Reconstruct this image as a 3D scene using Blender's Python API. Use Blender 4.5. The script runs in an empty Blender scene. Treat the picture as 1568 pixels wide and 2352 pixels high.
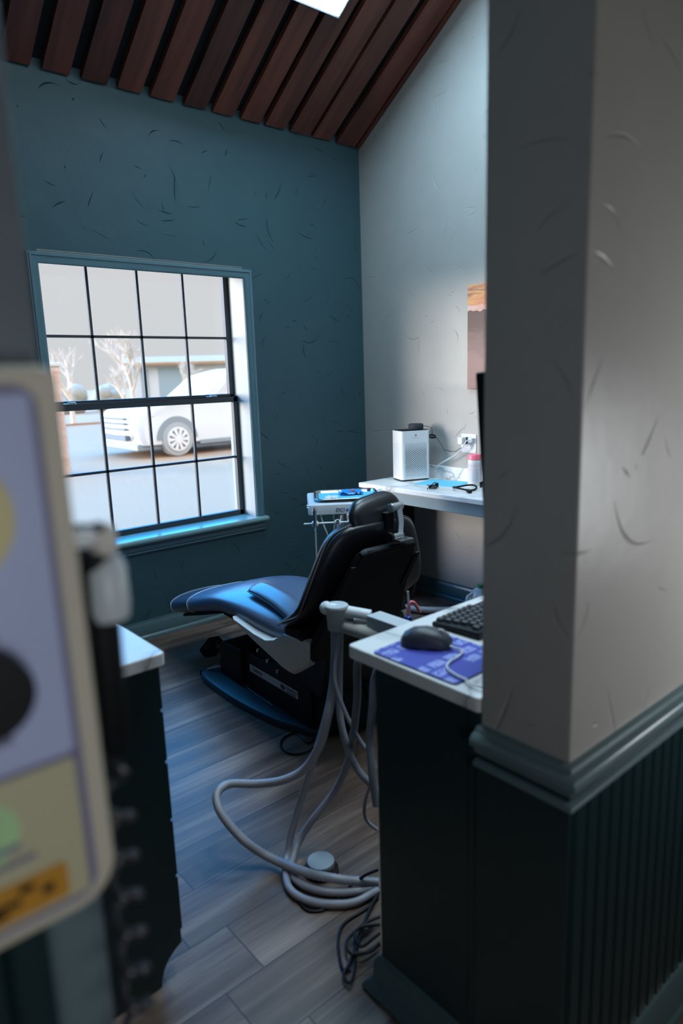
import bpy, bmesh, math, random
from mathutils import Vector, Matrix, Euler
random.seed(7)
SC = bpy.context.scene
COL = SC.collection
R = math.radians
PI = math.pi

SKY_LOW = (.72, .72, .725); SKY_HIGH = (.35, 4.2, 11.0); SKY_BACK = (3.3, 3.2, 3.2)
SUN = 15.; HALL_FILL = 5.8; ENTRY_FILL = 5.; LED = 46.; LED_FILL = 56.; STROKE = .5
# ------------------------------------------------------------------ materials
MATS = {}
def nodes_of(name):
    m = bpy.data.materials.new(name); m.use_nodes = True
    nt = m.node_tree; b = nt.nodes['Principled BSDF']
    MATS[name] = m
    return m, nt, b

def mat(name, col, rough=.5, metal=0., spec=.5, var=0., vscale=6., bump=0., bscale=60., coat=0., trans=0., emit=None, estr=0., sheen=0.):
    m, nt, b = nodes_of(name)
    b.inputs['Roughness'].default_value = rough
    b.inputs['Metallic'].default_value = metal
    b.inputs['Specular IOR Level'].default_value = spec
    b.inputs['Coat Weight'].default_value = coat
    b.inputs['Coat Roughness'].default_value = .15
    b.inputs['Transmission Weight'].default_value = trans
    if sheen: b.inputs['Sheen Weight'].default_value = sheen
    tc = nt.nodes.new('ShaderNodeTexCoord')
    nz = nt.nodes.new('ShaderNodeTexNoise'); nz.inputs['Scale'].default_value = vscale; nz.inputs['Detail'].default_value = 4
    nt.links.new(tc.outputs['Object'], nz.inputs['Vector'])
    mx = nt.nodes.new('ShaderNodeMix'); mx.data_type = 'RGBA'
    v = max(var, .02)
    mx.inputs[6].default_value = [c*(1-v) for c in col] + [1]
    mx.inputs[7].default_value = [min(1, c*(1+v)) for c in col] + [1]
    nt.links.new(nz.outputs['Fac'], mx.inputs[0])
    nt.links.new(mx.outputs[2], b.inputs['Base Color'])
    if bump:
        n2 = nt.nodes.new('ShaderNodeTexNoise'); n2.inputs['Scale'].default_value = bscale; n2.inputs['Detail'].default_value = 3
        nt.links.new(tc.outputs['Object'], n2.inputs['Vector'])
        bp = nt.nodes.new('ShaderNodeBump'); bp.inputs['Strength'].default_value = bump; bp.inputs['Distance'].default_value = .004
        nt.links.new(n2.outputs['Fac'], bp.inputs['Height']); nt.links.new(bp.outputs['Normal'], b.inputs['Normal'])
    if emit:
        b.inputs['Emission Color'].default_value = list(emit) + [1]; b.inputs['Emission Strength'].default_value = estr
    return m

class NT:
    """tiny helper for node maths"""
    def __init__(s, nt): s.nt = nt
    def n(s, t, **k):
        x = s.nt.nodes.new(t)
        for a, v in k.items(): setattr(x, a, v)
        return x
    def m(s, op, a, b=None, c=None):
        x = s.n('ShaderNodeMath', operation=op)
        for i, v in enumerate((a, b, c)):
            if v is None: continue
            if isinstance(v, (int, float)): x.inputs[i].default_value = v
            else: s.nt.links.new(v, x.inputs[i])
        return x.outputs[0]
    def l(s, a, b): s.nt.links.new(a, b)
    def xyz(s, out):
        x = s.n('ShaderNodeSeparateXYZ'); s.l(out, x.inputs[0]); return x.outputs
    def ramp(s, fac, stops, interp='LINEAR'):
        x = s.n('ShaderNodeValToRGB'); x.color_ramp.interpolation = interp
        e = x.color_ramp.elements
        while len(e) < len(stops): e.new(.5)
        for k, (p, c) in zip(e, stops): k.position = p; k.color = list(c) + [1]
        s.l(fac, x.inputs[0]); return x.outputs[0]
    def mixc(s, fac, a, b):
        x = s.n('ShaderNodeMix', data_type='RGBA')
        for i, v in ((0, fac), (6, a), (7, b)):
            if isinstance(v, (int, float)): x.inputs[i].default_value = v
            elif isinstance(v, (tuple, list)): x.inputs[i].default_value = list(v) + [1]
            else: s.l(v, x.inputs[i])
        return x.outputs[2]

def plaster(name, col, axis, rough=.45, k=1., spec=.45):
    """trowelled plaster paint: sparse curved trowel strokes as relief. axis: 'xz' or 'yz'"""
    m, nt, b = nodes_of(name); h = NT(nt)
    tc = h.n('ShaderNodeTexCoord'); o = h.xyz(tc.outputs['Object'])
    cb = h.n('ShaderNodeCombineXYZ'); h.l(h.m('ADD', o['X'], o['Y']), cb.inputs[0]); h.l(o['Z'], cb.inputs[1])
    total = None
    for sc, seed in ((4.2, 0.), (6.5, 17.3)):
        mp = h.n('ShaderNodeMapping'); mp.inputs['Location'].default_value = (seed, seed*.7, 0); mp.inputs['Scale'].default_value = (sc, sc, sc)
        h.l(cb.outputs[0], mp.inputs[0])
        vo = h.n('ShaderNodeTexVoronoi', voronoi_dimensions='2D'); vo.inputs['Scale'].default_value = 1.
        h.l(mp.outputs[0], vo.inputs['Vector'])
        sub = h.n('ShaderNodeVectorMath', operation='SUBTRACT'); h.l(mp.outputs[0], sub.inputs[0]); h.l(vo.outputs['Position'], sub.inputs[1])
        cx = h.xyz(vo.outputs['Color']); ang = h.m('MULTIPLY', cx[0], 6.28)
        p = h.xyz(sub.outputs[0]); ca = h.m('COSINE', ang); sa = h.m('SINE', ang)
        u = h.m('ADD', h.m('MULTIPLY', p[0], ca), h.m('MULTIPLY', p[1], sa))
        v = h.m('SUBTRACT', h.m('MULTIPLY', p[1], ca), h.m('MULTIPLY', p[0], sa))
        cur = h.m('MULTIPLY', h.m('MULTIPLY', u, u), h.m('SUBTRACT', h.m('MULTIPLY', cx[1], 3.), 1.5))
        d = h.m('ABSOLUTE', h.m('SUBTRACT', v, cur))
        L = h.m('SUBTRACT', 1., h.m('DIVIDE', h.m('ABSOLUTE', u), h.m('MULTIPLY', cx[2], .42)))
        L = h.m('MAXIMUM', L, 0.)
        w = h.m('MULTIPLY', L, .022)
        st = h.m('MAXIMUM', h.m('SUBTRACT', 1., h.m('DIVIDE', d, h.m('ADD', w, .0008))), 0.)
        st = h.m('MULTIPLY', st, h.m('MINIMUM', h.m('MULTIPLY', L, 3.), 1.))
        st = h.m('MULTIPLY', st, h.m('GREATER_THAN', cx[1], .38))
        total = st if total is None else h.m('ADD', total, st)
    nz = h.n('ShaderNodeTexNoise'); nz.inputs['Scale'].default_value = 7.; nz.inputs['Detail'].default_value = 5; h.l(tc.outputs['Object'], nz.inputs['Vector'])
    hgt = h.m('ADD', h.m('MULTIPLY', total, -1.), h.m('MULTIPLY', nz.outputs['Fac'], .8))
    bp = h.n('ShaderNodeBump'); bp.inputs['Strength'].default_value = STROKE*k; bp.inputs['Distance'].default_value = .006
    h.l(hgt, bp.inputs['Height']); h.l(bp.outputs['Normal'], b.inputs['Normal'])
    h.l(h.mixc(nz.outputs['Fac'], [c*.94 for c in col], [c*1.06 for c in col]), b.inputs['Base Color'])
    b.inputs['Roughness'].default_value = rough
    b.inputs['Specular IOR Level'].default_value = spec
    return m

def floor_mat():
    m, nt, b = nodes_of('plank_floor'); h = NT(nt)
    tc = h.n('ShaderNodeTexCoord')
    mp = h.n('ShaderNodeMapping'); mp.inputs['Location'].default_value = (-.77, -1.085-.18*10, 0); h.l(tc.outputs['Object'], mp.inputs[0])
    br = h.n('ShaderNodeTexBrick'); br.offset = .09; br.offset_frequency = 2
    br.inputs['Scale'].default_value = 1.; br.inputs['Brick Width'].default_value = 1.22; br.inputs['Row Height'].default_value = .18
    br.inputs['Mortar Size'].default_value = .0016; br.inputs['Mortar Smooth'].default_value = .1; br.inputs['Bias'].default_value = 0
    br.inputs['Color1'].default_value = (0, 0, 0, 1); br.inputs['Color2'].default_value = (1, 1, 1, 1); br.inputs['Mortar'].default_value = (.5, .5, .5, 1)
    h.l(mp.outputs[0], br.inputs['Vector'])
    o = h.xyz(tc.outputs['Object'])
    rnd = h.m('MULTIPLY', br.outputs['Color'], 9.)
    gv = h.n('ShaderNodeCombineXYZ'); h.l(h.m('MULTIPLY', o['X'], 1.3), gv.inputs[0]); h.l(h.m('MULTIPLY', o['Y'], 26.), gv.inputs[1]); h.l(rnd, gv.inputs[2])
    g1 = h.n('ShaderNodeTexNoise'); g1.inputs['Scale'].default_value = 1.; g1.inputs['Detail'].default_value = 6; g1.inputs['Roughness'].default_value = .65; h.l(gv.outputs[0], g1.inputs['Vector'])
    gv2 = h.n('ShaderNodeCombineXYZ'); h.l(h.m('MULTIPLY', o['X'], 1.1), gv2.inputs[0]); h.l(h.m('MULTIPLY', o['Y'], 7.), gv2.inputs[1]); h.l(rnd, gv2.inputs[2])
    g2 = h.n('ShaderNodeTexNoise'); g2.inputs['Scale'].default_value = 1.3; g2.inputs['Detail'].default_value = 4; h.l(gv2.outputs[0], g2.inputs['Vector'])
    f = h.m('ADD', h.m('MULTIPLY', g1.outputs['Fac'], .55), h.m('MULTIPLY', g2.outputs['Fac'], .45))
    base = h.ramp(f, [(.32, (.048, .029, .021)), (.5, (.125, .082, .062)), (.66, (.26, .185, .145))])
    tone = h.m('ADD', .72, h.m('MULTIPLY', br.outputs['Color'], .5))
    mul = h.n('ShaderNodeMix', data_type='RGBA', blend_type='MULTIPLY'); mul.inputs[0].default_value = 1
    h.l(base, mul.inputs[6]); h.l(tone, mul.inputs[7])
    col = h.mixc(br.outputs['Fac'], mul.outputs[2], (.02, .017, .015))
    h.l(col, b.inputs['Base Color'])
    h.l(h.m('ADD', .30, h.m('MULTIPLY', g1.outputs['Fac'], .22)), b.inputs['Roughness'])
    b.inputs['Specular IOR Level'].default_value = .30
    bp = h.n('ShaderNodeBump'); bp.inputs['Strength'].default_value = .25; bp.inputs['Distance'].default_value = .002
    h.l(h.m('SUBTRACT', h.m('MULTIPLY', g1.outputs['Fac'], .4), br.outputs['Fac']), bp.inputs['Height']); h.l(bp.outputs['Normal'], b.inputs['Normal'])
    return m

def wood_mat(name, stops, along='Y', rough=.5):
    m, nt, b = nodes_of(name); h = NT(nt)
    tc = h.n('ShaderNodeTexCoord'); o = h.xyz(tc.outputs['Object'])
    board = h.m('FLOOR', h.m('DIVIDE', h.m('SUBTRACT', o['X'], 1.26), .1834))
    cb = h.n('ShaderNodeCombineXYZ'); h.l(h.m('MULTIPLY', o['X'], 14.), cb.inputs[0]); h.l(h.m('MULTIPLY', o['Y'], 1.3), cb.inputs[1]); h.l(h.m('MULTIPLY', board, 3.7), cb.inputs[2])
    nz = h.n('ShaderNodeTexNoise'); nz.inputs['Scale'].default_value = 1.; nz.inputs['Detail'].default_value = 6; nz.inputs['Distortion'].default_value = .8; h.l(cb.outputs[0], nz.inputs['Vector'])
    wn = h.n('ShaderNodeTexWhiteNoise', noise_dimensions='1D'); h.l(board, wn.inputs['W'])
    f = h.m('ADD', h.m('MULTIPLY', nz.outputs['Fac'], .8), h.m('MULTIPLY', wn.outputs['Value'], .22))
    h.l(h.ramp(f, stops), b.inputs['Base Color'])
    b.inputs['Roughness'].default_value = rough
    bp = h.n('ShaderNodeBump'); bp.inputs['Strength'].default_value = .2; bp.inputs['Distance'].default_value = .003
    h.l(nz.outputs['Fac'], bp.inputs['Height']); h.l(bp.outputs['Normal'], b.inputs['Normal'])
    return m

def marble_mat():
    m, nt, b = nodes_of('white_marble'); h = NT(nt)
    tc = h.n('ShaderNodeTexCoord')
    n0 = h.n('ShaderNodeTexNoise'); n0.inputs['Scale'].default_value = 2.2; n0.inputs['Detail'].default_value = 6; h.l(tc.outputs['Object'], n0.inputs['Vector'])
    add = h.n('ShaderNodeVectorMath', operation='MULTIPLY_ADD'); h.l(n0.outputs['Color'], add.inputs[0]); add.inputs[1].default_value = (.5, .5, .5); h.l(tc.outputs['Object'], add.inputs[2])
    n1 = h.n('ShaderNodeTexNoise'); n1.inputs['Scale'].default_value = 3.; n1.inputs['Detail'].default_value = 3; h.l(add.outputs[0], n1.inputs['Vector'])
    v = h.m('ABSOLUTE', h.m('SUBTRACT', n1.outputs['Fac'], .5))
    vein = h.ramp(v, [(0., (.33, .33, .34)), (.012, (.62, .62, .62)), (.06, (.80, .79, .78))])
    cl = h.ramp(n0.outputs['Fac'], [(.35, (.86, .86, .87)), (.62, (1, 1, 1))])
    mul = h.n('ShaderNodeMix', data_type='RGBA', blend_type='MULTIPLY'); mul.inputs[0].default_value = 1; h.l(vein, mul.inputs[6]); h.l(cl, mul.inputs[7])
    h.l(mul.outputs[2], b.inputs['Base Color'])
    b.inputs['Roughness'].default_value = .34
    return m

def brick_mat():
    m, nt, b = nodes_of('red_brick'); h = NT(nt)
    tc = h.n('ShaderNodeTexCoord'); o = h.xyz(tc.outputs['Object'])
    cb = h.n('ShaderNodeCombineXYZ'); h.l(h.m('ADD', o['X'], o['Y']), cb.inputs[0]); h.l(o['Z'], cb.inputs[1])
    br = h.n('ShaderNodeTexBrick'); br.inputs['Scale'].default_value = 1.; br.inputs['Brick Width'].default_value = .21; br.inputs['Row Height'].default_value = .0755
    br.inputs['Mortar Size'].default_value = .006; br.inputs['Color1'].default_value = (.62, .36, .28, 1); br.inputs['Color2'].default_value = (.74, .55, .48, 1); br.inputs['Mortar'].default_value = (.60, .56, .55, 1)
    h.l(cb.outputs[0], br.inputs['Vector']); h.l(br.outputs['Color'], b.inputs['Base Color']); b.inputs['Roughness'].default_value = .9
    return m

def grille_mat():
    """white plastic with a hexagonal field of round dark perforations on the two visible faces"""
    m, nt, b = nodes_of('purifier_plastic'); h = NT(nt)
    tc = h.n('ShaderNodeTexCoord'); o = h.xyz(tc.outputs['Object'])
    def lat(u, v, px, pz, rad):
        def one(du, dv):
            a = h.m('SUBTRACT', h.m('FRACT', h.m('ADD', h.m('DIVIDE', u, px), du)), .5)
            c = h.m('SUBTRACT', h.m('FRACT', h.m('ADD', h.m('DIVIDE', v, pz), dv)), .5)
            a = h.m('MULTIPLY', a, px); c = h.m('MULTIPLY', c, pz)
            return h.m('ADD', h.m('MULTIPLY', a, a), h.m('MULTIPLY', c, c))
        d = h.m('MINIMUM', one(0, 0), one(.5, .5))
        return h.m('LESS_THAN', d, h.m('MULTIPLY', rad, rad))
    def inside(v, lo, hi): return h.m('MULTIPLY', h.m('GREATER_THAN', v, lo), h.m('LESS_THAN', v, hi))
    gm = h.xyz(tc.outputs['Normal'])
    front = h.m('GREATER_THAN', h.m('MULTIPLY', gm['Y'], -1.), .8)
    side = h.m('GREATER_THAN', h.m('MULTIPLY', gm['X'], -1.), .8)
    # holes shrink towards the top and bottom rows of the field
    zf = h.m('ABSOLUTE', h.m('SUBTRACT', o['Z'], .135))
    rad = h.m('SUBTRACT', .0040, h.m('MULTIPLY', h.m('MAXIMUM', h.m('SUBTRACT', zf, .05), 0.), .03))
    hf = h.m('MULTIPLY', h.m('MULTIPLY', front, lat(o['X'], o['Z'], .0174, .0128, rad)), h.m('MULTIPLY', inside(o['X'], -.074, .076), inside(o['Z'], .026, .238)))
    hs = h.m('MULTIPLY', h.m('MULTIPLY', side, lat(o['Y'], o['Z'], .0174, .0128, .0016)), h.m('MULTIPLY', inside(o['Y'], -.045, .05), inside(o['Z'], .026, .238)))
    h.l(h.mixc(h.m('MAXIMUM', hf, hs), (.80, .81, .82), (.012, .016, .022)), b.inputs['Base Color'])
    b.inputs['Roughness'].default_value = .35
    return m

def picture_mat():
    m, nt, b = nodes_of('sunset_print'); h = NT(nt)
    tc = h.n('ShaderNodeTexCoord'); o = h.xyz(tc.outputs['Object'])
    nz = h.n('ShaderNodeTexNoise'); nz.inputs['Scale'].default_value = 9.; nz.inputs['Detail'].default_value = 8; h.l(tc.outputs['Object'], nz.inputs['Vector'])
    cb = h.n('ShaderNodeCombineXYZ'); h.l(h.m('MULTIPLY', o['Y'], 3.), cb.inputs[1]); h.l(h.m('MULTIPLY', o['Z'], 16.), cb.inputs[2])
    nz2 = h.n('ShaderNodeTexNoise'); nz2.inputs['Scale'].default_value = 1.6; nz2.inputs['Detail'].default_value = 4; nz2.inputs['Distortion'].default_value = 1.; h.l(cb.outputs[0], nz2.inputs['Vector'])
    ridge = h.m('ADD', h.m('MULTIPLY', nz.outputs['Fac'], .10), .395)
    sky = h.ramp(h.m('ADD', h.m('MULTIPLY', o['Z'], 2.2), h.m('MULTIPLY', h.m('SUBTRACT', nz2.outputs['Fac'], .5), .9)), [(.95, (.86, .50, .42)), (1., (.86, .34, .2))])
    skyf = h.m('ADD', h.m('MULTIPLY', h.m('SUBTRACT', o['Z'], .42), 5.), h.m('MULTIPLY', h.m('SUBTRACT', nz2.outputs['Fac'], .5), 1.6))
    sky = h.ramp(skyf, [(0., (.80, .52, .46)), (.35, (.78, .27, .14)), (.6, (.86, .42, .16)), (.8, (.45, .17, .13)), (1., (.84, .36, .14))])
    hill = h.ramp(h.m('ADD', h.m('MULTIPLY', o['Z'], 1.6), h.m('MULTIPLY', nz2.outputs['Fac'], .4)), [(.15, (.30, .17, .14)), (.5, (.34, .2, .18)), (.8, (.17, .10, .085))])
    h.l(h.mixc(h.m('GREATER_THAN', o['Z'], ridge), hill, sky), b.inputs['Base Color'])
    b.inputs['Roughness'].default_value = .6
    return m

def mat_pad_print():
    """blue mouse mat with blocks of pale print"""
    m, nt, b = nodes_of('blue_mat_print'); h = NT(nt)
    tc = h.n('ShaderNodeTexCoord'); o = h.xyz(tc.outputs['Object'])
    br = h.n('ShaderNodeTexBrick'); br.inputs['Scale'].default_value = 1.; br.inputs['Brick Width'].default_value = .05; br.inputs['Row Height'].default_value = .036; br.inputs['Mortar Size'].default_value = .006
    br.inputs['Color1'].default_value = (0, 0, 0, 1); br.inputs['Color2'].default_value = (1, 1, 1, 1); br.inputs['Mortar'].default_value = (0, 0, 0, 1)
    h.l(tc.outputs['Object'], br.inputs['Vector'])
    line = h.m('GREATER_THAN', h.m('FRACT', h.m('MULTIPLY', o['Y'], 160.)), .35)
    nz = h.n('ShaderNodeTexNoise'); nz.inputs['Scale'].default_value = 150.; h.l(tc.outputs['Object'], nz.inputs['Vector'])
    f = h.m('MULTIPLY', h.m('MULTIPLY', h.m('GREATER_THAN', br.outputs['Color'], .16), line), h.m('GREATER_THAN', nz.outputs['Fac'], .42))
    h.l(h.mixc(f, (.035, .045, .36), (.36, .42, .75)), b.inputs['Base Color']); b.inputs['Roughness'].default_value = .6
    return m

def glass_mat(name, tint=(1, 1, 1), refl=.06):
    m = bpy.data.materials.new(name); m.use_nodes = True; nt = m.node_tree; nt.nodes.clear(); h = NT(nt)
    out = h.n('ShaderNodeOutputMaterial'); tr = h.n('ShaderNodeBsdfTransparent'); tr.inputs[0].default_value = list(tint) + [1]
    gl = h.n('ShaderNodeBsdfGlossy'); gl.inputs['Roughness'].default_value = .05
    mx = h.n('ShaderNodeMixShader'); mx.inputs[0].default_value = refl
    h.l(tr.outputs[0], mx.inputs[1]); h.l(gl.outputs[0], mx.inputs[2]); h.l(mx.outputs[0], out.inputs[0])
    MATS[name] = m; return m

GREIGE = (.365, .345, .322)
plaster('window_wall_paint', (.035, .076, .092), 'xz', .44, 1.9, .25)
plaster('entry_paint', (.12, .145, .165), 'xz', .45)
plaster('greige_paint_side', GREIGE, 'yz', .40)
plaster('greige_paint_front', GREIGE, 'xz', .38, .9)
mat('greige_plain', GREIGE, .45, var=.04, bump=.15, bscale=12)
mat('sill_teal_lit', (.17, .30, .31), .2)  # trim paint lightened: the window sheen on the stool is in its colour
mat('trim_teal', (.085, .16, .19), .22, var=.05)
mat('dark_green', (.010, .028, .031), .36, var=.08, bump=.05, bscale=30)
mat('rail_green_lit', (.12, .175, .19), .28, var=.05)  # green lightened so the rail's highlight sits in the colour
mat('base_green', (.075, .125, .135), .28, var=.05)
floor_mat()
wood_mat('ceiling_boards', [(.25, (.026, .007, .004)), (.5, (.10, .024, .014)), (.75, (.19, .055, .030))])
mat('ceiling_black', (.004, .007, .010), .9)
marble_mat(); brick_mat(); grille_mat(); picture_mat(); mat_pad_print()
glass_mat('window_glass', (.98, .99, 1.), .05)
glass_mat('clear_plastic', (.90, .92, .95), .22)
glass_mat('dark_lens', (.10, .10, .11), .12)
mat('sash_bronze', (.028, .032, .038), .45, var=.05)
mat('jamb_white', (.24, .26, .25), .4, var=.04)
mat('apron_grey', (.22, .29, .31), .32, var=.05)
mat('black_leather', (.010, .010, .014), .32, spec=.45, var=.1, bump=.12, bscale=260)
mat('blue_black_leather', (.095, .125, .195), .25, spec=.65, var=.06, bump=.10, bscale=240)
mat('piping_tan', (.20, .15, .14), .45)
mat('black_plastic', (.006, .007, .009), .5, spec=.22, var=.1)
mat('black_satin', (.004, .005, .006), .5, spec=.18)
mat('base_blue_black', (.012, .028, .045), .45, var=.1)
mat('white_plastic', (.66, .68, .70), .30, var=.02)
mat('warm_white_plastic', (.58, .55, .50), .38, var=.03)
mat('hose_grey', (.29, .28, .31), .42, var=.03)
mat('cap_grey', (.44, .46, .45), .42)
mat('arm_grey', (.54, .56, .58), .38)
mat('chrome', (.72, .73, .76), .14, metal=1.)
mat('steel', (.55, .56, .58), .26, metal=1.)
mat('label_silver', (.55, .55, .58), .35, metal=.3)
mat('ink_black', (.012, .012, .014), .5)
mat('ink_blue', (.02, .035, .20), .5)
mat('blue_paper', (.12, .52, .72), .7)
mat('blue_film', (.03, .30, .72), .18, spec=.7)
mat('white_film', (.75, .77, .80), .3)
mat('red_plastic', (.55, .06, .07), .35)
mat('pink_plastic', (.80, .20, .24), .35)
mat('pink_cap', (.90, .16, .24), .35)
mat('blue_plastic', (.012, .06, .42), .3)
mat('green_cap', (.01, .22, .09), .4)
mat('milky_plastic', (.50, .55, .58), .35)
mat('cable_black', (.005, .005, .008), .5, spec=.25)
mat('speaker_fabric', (.022, .032, .042), .75, bump=.3, bscale=500)
mat('panel_beige', (.55, .50, .40), .45, var=.03)
mat('panel_blue', (.42, .47, .70), .45, var=.04)
mat('panel_line', (.18, .17, .27), .5)
mat('panel_cream', (.50, .46, .30), .5, var=.05)
mat('panel_orange', (.50, .23, .02), .5, var=.25, vscale=40)
mat('panel_green', (.42, .66, .32), .5, var=.15, vscale=30)
mat('dial_yellow', (.60, .53, .26), .45)
mat('control_grey', (.24, .27, .29), .45)
mat('mouse_black', (.032, .036, .046), .45)
mat('keys_grey', (.055, .055, .062), .5)
mat('label_paper', (.62, .62, .68), .55)
mat('label_violet', (.35, .33, .50), .55)
mat('asphalt_pale', (.31, .17, .080), .9, var=.05, vscale=.8)
mat('snowy_lawn', (.34, .19, .09), .95, var=.08, vscale=.5)
mat('car_white', (.62, .63, .64), .45)
mat('car_dark_hazed', (.24, .28, .31), .55)  # dark car parts paled, window haze painted into the colour
mat('grille_dark', (.10, .12, .13), .5)
mat('cord_black', (.016, .016, .020), .28, spec=.6)
mat('tyre', (.36, .39, .40), .7)  # rubber paled too, haze put into its colour
mat('alloy', (.78, .79, .8), .3, metal=.2)
mat('bark_pale', (.56, .47, .38), .9, var=.15)
mat('far_wall', (.56, .57, .57), .9)
mat('far_roof', (.34, .20, .10), .9)
mat('far_window_hazed', (.26, .34, .37), .5)  # dark house windows lightened to carry the haze in their colour
mat('hedge', (.30, .29, .24), .95, var=.3, vscale=2.)
mat('led_white', (.9, .9, .9), .4, emit=(.50, .79, 1.), estr=LED)
mat('led_white_fill', (.9, .9, .9), .4, emit=(.66, .86, 1.), estr=LED_FILL)  # emission of the two added fill panels

# ------------------------------------------------------------------ geometry helpers
class B:
    """collects geometry into one bmesh"""
    def __init__(s): s.bm = bmesh.new(); s.mi = 0
    def _add(s, vs, fs):
        v = [s.bm.verts.new(p) for p in vs]
        for f in fs:
            try:
                q = s.bm.faces.new([v[i] for i in f]); q.material_index = s.mi
            except ValueError: pass
        return v
    def box(s, lo, hi, M=None):
        (x0, y0, z0), (x1, y1, z1) = lo, hi
        vs = [Vector(p) for p in ((x0,y0,z0),(x1,y0,z0),(x1,y1,z0),(x0,y1,z0),(x0,y0,z1),(x1,y0,z1),(x1,y1,z1),(x0,y1,z1))]
        if M: vs = [M @ v for v in vs]
        s._add(vs, [(0,3,2,1),(4,5,6,7),(0,1,5,4),(1,2,6,5),(2,3,7,6),(3,0,4,7)]); return s
    def hexa(s, pts):
        s._add([Vector(p) for p in pts], [(0,3,2,1),(4,5,6,7),(0,1,5,4),(1,2,6,5),(2,3,7,6),(3,0,4,7)]); return s
    def loft(s, rings, cap=True, closed=True):
        n = len(rings[0]); vs = [Vector(p) for r in rings for p in r]; fs = []
        for k in range(len(rings)-1):
            for i in range(n if closed else n-1):
                j = (i+1) % n
                fs.append((k*n+i, k*n+j, (k+1)*n+j, (k+1)*n+i))
        if cap:
            fs.append(tuple(reversed(range(n)))); fs.append(tuple(range((len(rings)-1)*n, len(rings)*n)))
        s._add(vs, fs); return s
    def cyl(s, p0, p1, r0, r1=None, n=24, cap=True):
        p0, p1 = Vector(p0), Vector(p1); r1 = r0 if r1 is None else r1
        d = (p1-p0).normalized(); a = d.orthogonal().normalized(); b = d.cross(a)
        s.loft([[p + (a*math.cos(2*PI*i/n) + b*math.sin(2*PI*i/n))*r for i in range(n)] for p, r in ((p0, r0), (p1, r1))], cap); return s
    def lathe(s, prof, c=(0,0,0), axis=(0,0,1), n=32, cap=True):
        c = Vector(c); d = Vector(axis).normalized(); a = d.orthogonal().normalized(); b = d.cross(a)
        s.loft([[c + d*z + (a*math.cos(2*PI*i/n) + b*math.sin(2*PI*i/n))*max(r, 1e-4) for i in range(n)] for r, z in prof], cap); return s
    def tube(s, pts, r, n=10, closed=False, smooth=True, sub=5, ribs=0):
        P = [Vector(p) for p in pts]
        if smooth: P = spline(P, sub, closed)
        m = len(P)
        rr = r if callable(r) else (lambda t: r)
        rings = []; up = None
        for i in range(m):
            a = P[(i-1) % m] if (closed or i > 0) else P[i]; c = P[(i+1) % m] if (closed or i < m-1) else P[i]
            t = (c-a).normalized()
            if up is None: up = t.orthogonal().normalized()
            up = (up - t*up.dot(t)); up = up.normalized() if up.length > 1e-6 else t.orthogonal().normalized()
            bb = t.cross(up); q = rr(i/(m-1))
            if ribs and i % 2: q *= 1 - ribs
            rings.append([P[i] + (up*math.cos(2*PI*k/n) + bb*math.sin(2*PI*k/n))*q for k in range(n)])
        if closed: rings.append(rings[0]); s.loft(rings, False)
        else: s.loft(rings, True)
        return s
    def prism(s, poly, a, b, fn):
        """poly 2-D outline, fn(u,v,w)->3-D, extruded w from a to b"""
        s.loft([[fn(u, v, w) for u, v in poly] for w in (a, b)]); return s
    def sphere(s, c, r, n=16, sc=(1,1,1)):
        c = Vector(c); m = n//2
        s.loft([[c + Vector((r*sc[0]*math.sin(PI*(k+.02)/(m+.04))*math.cos(2*PI*i/n), r*sc[1]*math.sin(PI*(k+.02)/(m+.04))*math.sin(2*PI*i/n), -r*sc[2]*math.cos(PI*(k+.02)/(m+.04)))) for i in range(n)] for k in range(m+1)]); return s
    def build(s, name, mats, parent=None, bevel=0., seg=2, subd=0, flat=False, ang=38., fix=True):
        bm = s.bm
        if fix: bmesh.ops.remove_doubles(bm, verts=bm.verts, dist=1e-6); bmesh.ops.recalc_face_normals(bm, faces=bm.faces)
        me = bpy.data.meshes.new(name); bm.normal_update()
        for e in bm.edges:
            if len(e.link_faces) == 2 and e.calc_face_angle(0) > R(ang): e.smooth = False
        for f in bm.faces: f.smooth = not flat
        bm.to_mesh(me); bm.free()
        for m in ([mats] if isinstance(mats, str) else mats): me.materials.append(MATS[m])
        o = bpy.data.objects.new(name, me); COL.objects.link(o)
        if parent is not None: o.parent = parent
        if bevel:
            md = o.modifiers.new('bevel', 'BEVEL'); md.width = bevel; md.segments = seg; md.limit_method = 'ANGLE'; md.angle_limit = R(35); md.harden_normals = True
        if subd:
            md = o.modifiers.new('subdivision', 'SUBSURF'); md.levels = subd; md.render_levels = subd
            for e in me.edges: e.use_edge_sharp = False
        return o

def spline(P, sub, closed=False):
    out = []; m = len(P)
    for i in range(m if closed else m-1):
        p1, p2 = P[i], P[(i+1) % m]
        p0 = P[(i-1) % m] if (closed or i > 0) else p1*2-p2
        p3 = P[(i+2) % m] if (closed or i < m-2) else p2*2-p1
        for k in range(sub):
            t = k/sub
            out.append(.5*((2*p1) + (p2-p0)*t + (2*p0-5*p1+4*p2-p3)*t*t + (3*p1-p0-3*p2+p3)*t**3))
    if not closed: out.append(P[-1])
    return out

def rrect(w, h, r, n=5, cx=0, cy=0):
    """rounded rectangle outline w x h centred at cx, cy"""
    out = []
    for sx, sy, a0 in ((1,1,0),(-1,1,90),(-1,-1,180),(1,-1,270)):
        for k in range(n+1):
            a = R(a0 + 90*k/n); out.append((cx+sx*(w/2-r)+r*math.cos(a), cy+sy*(h/2-r)+r*math.sin(a)))
    return out

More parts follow.
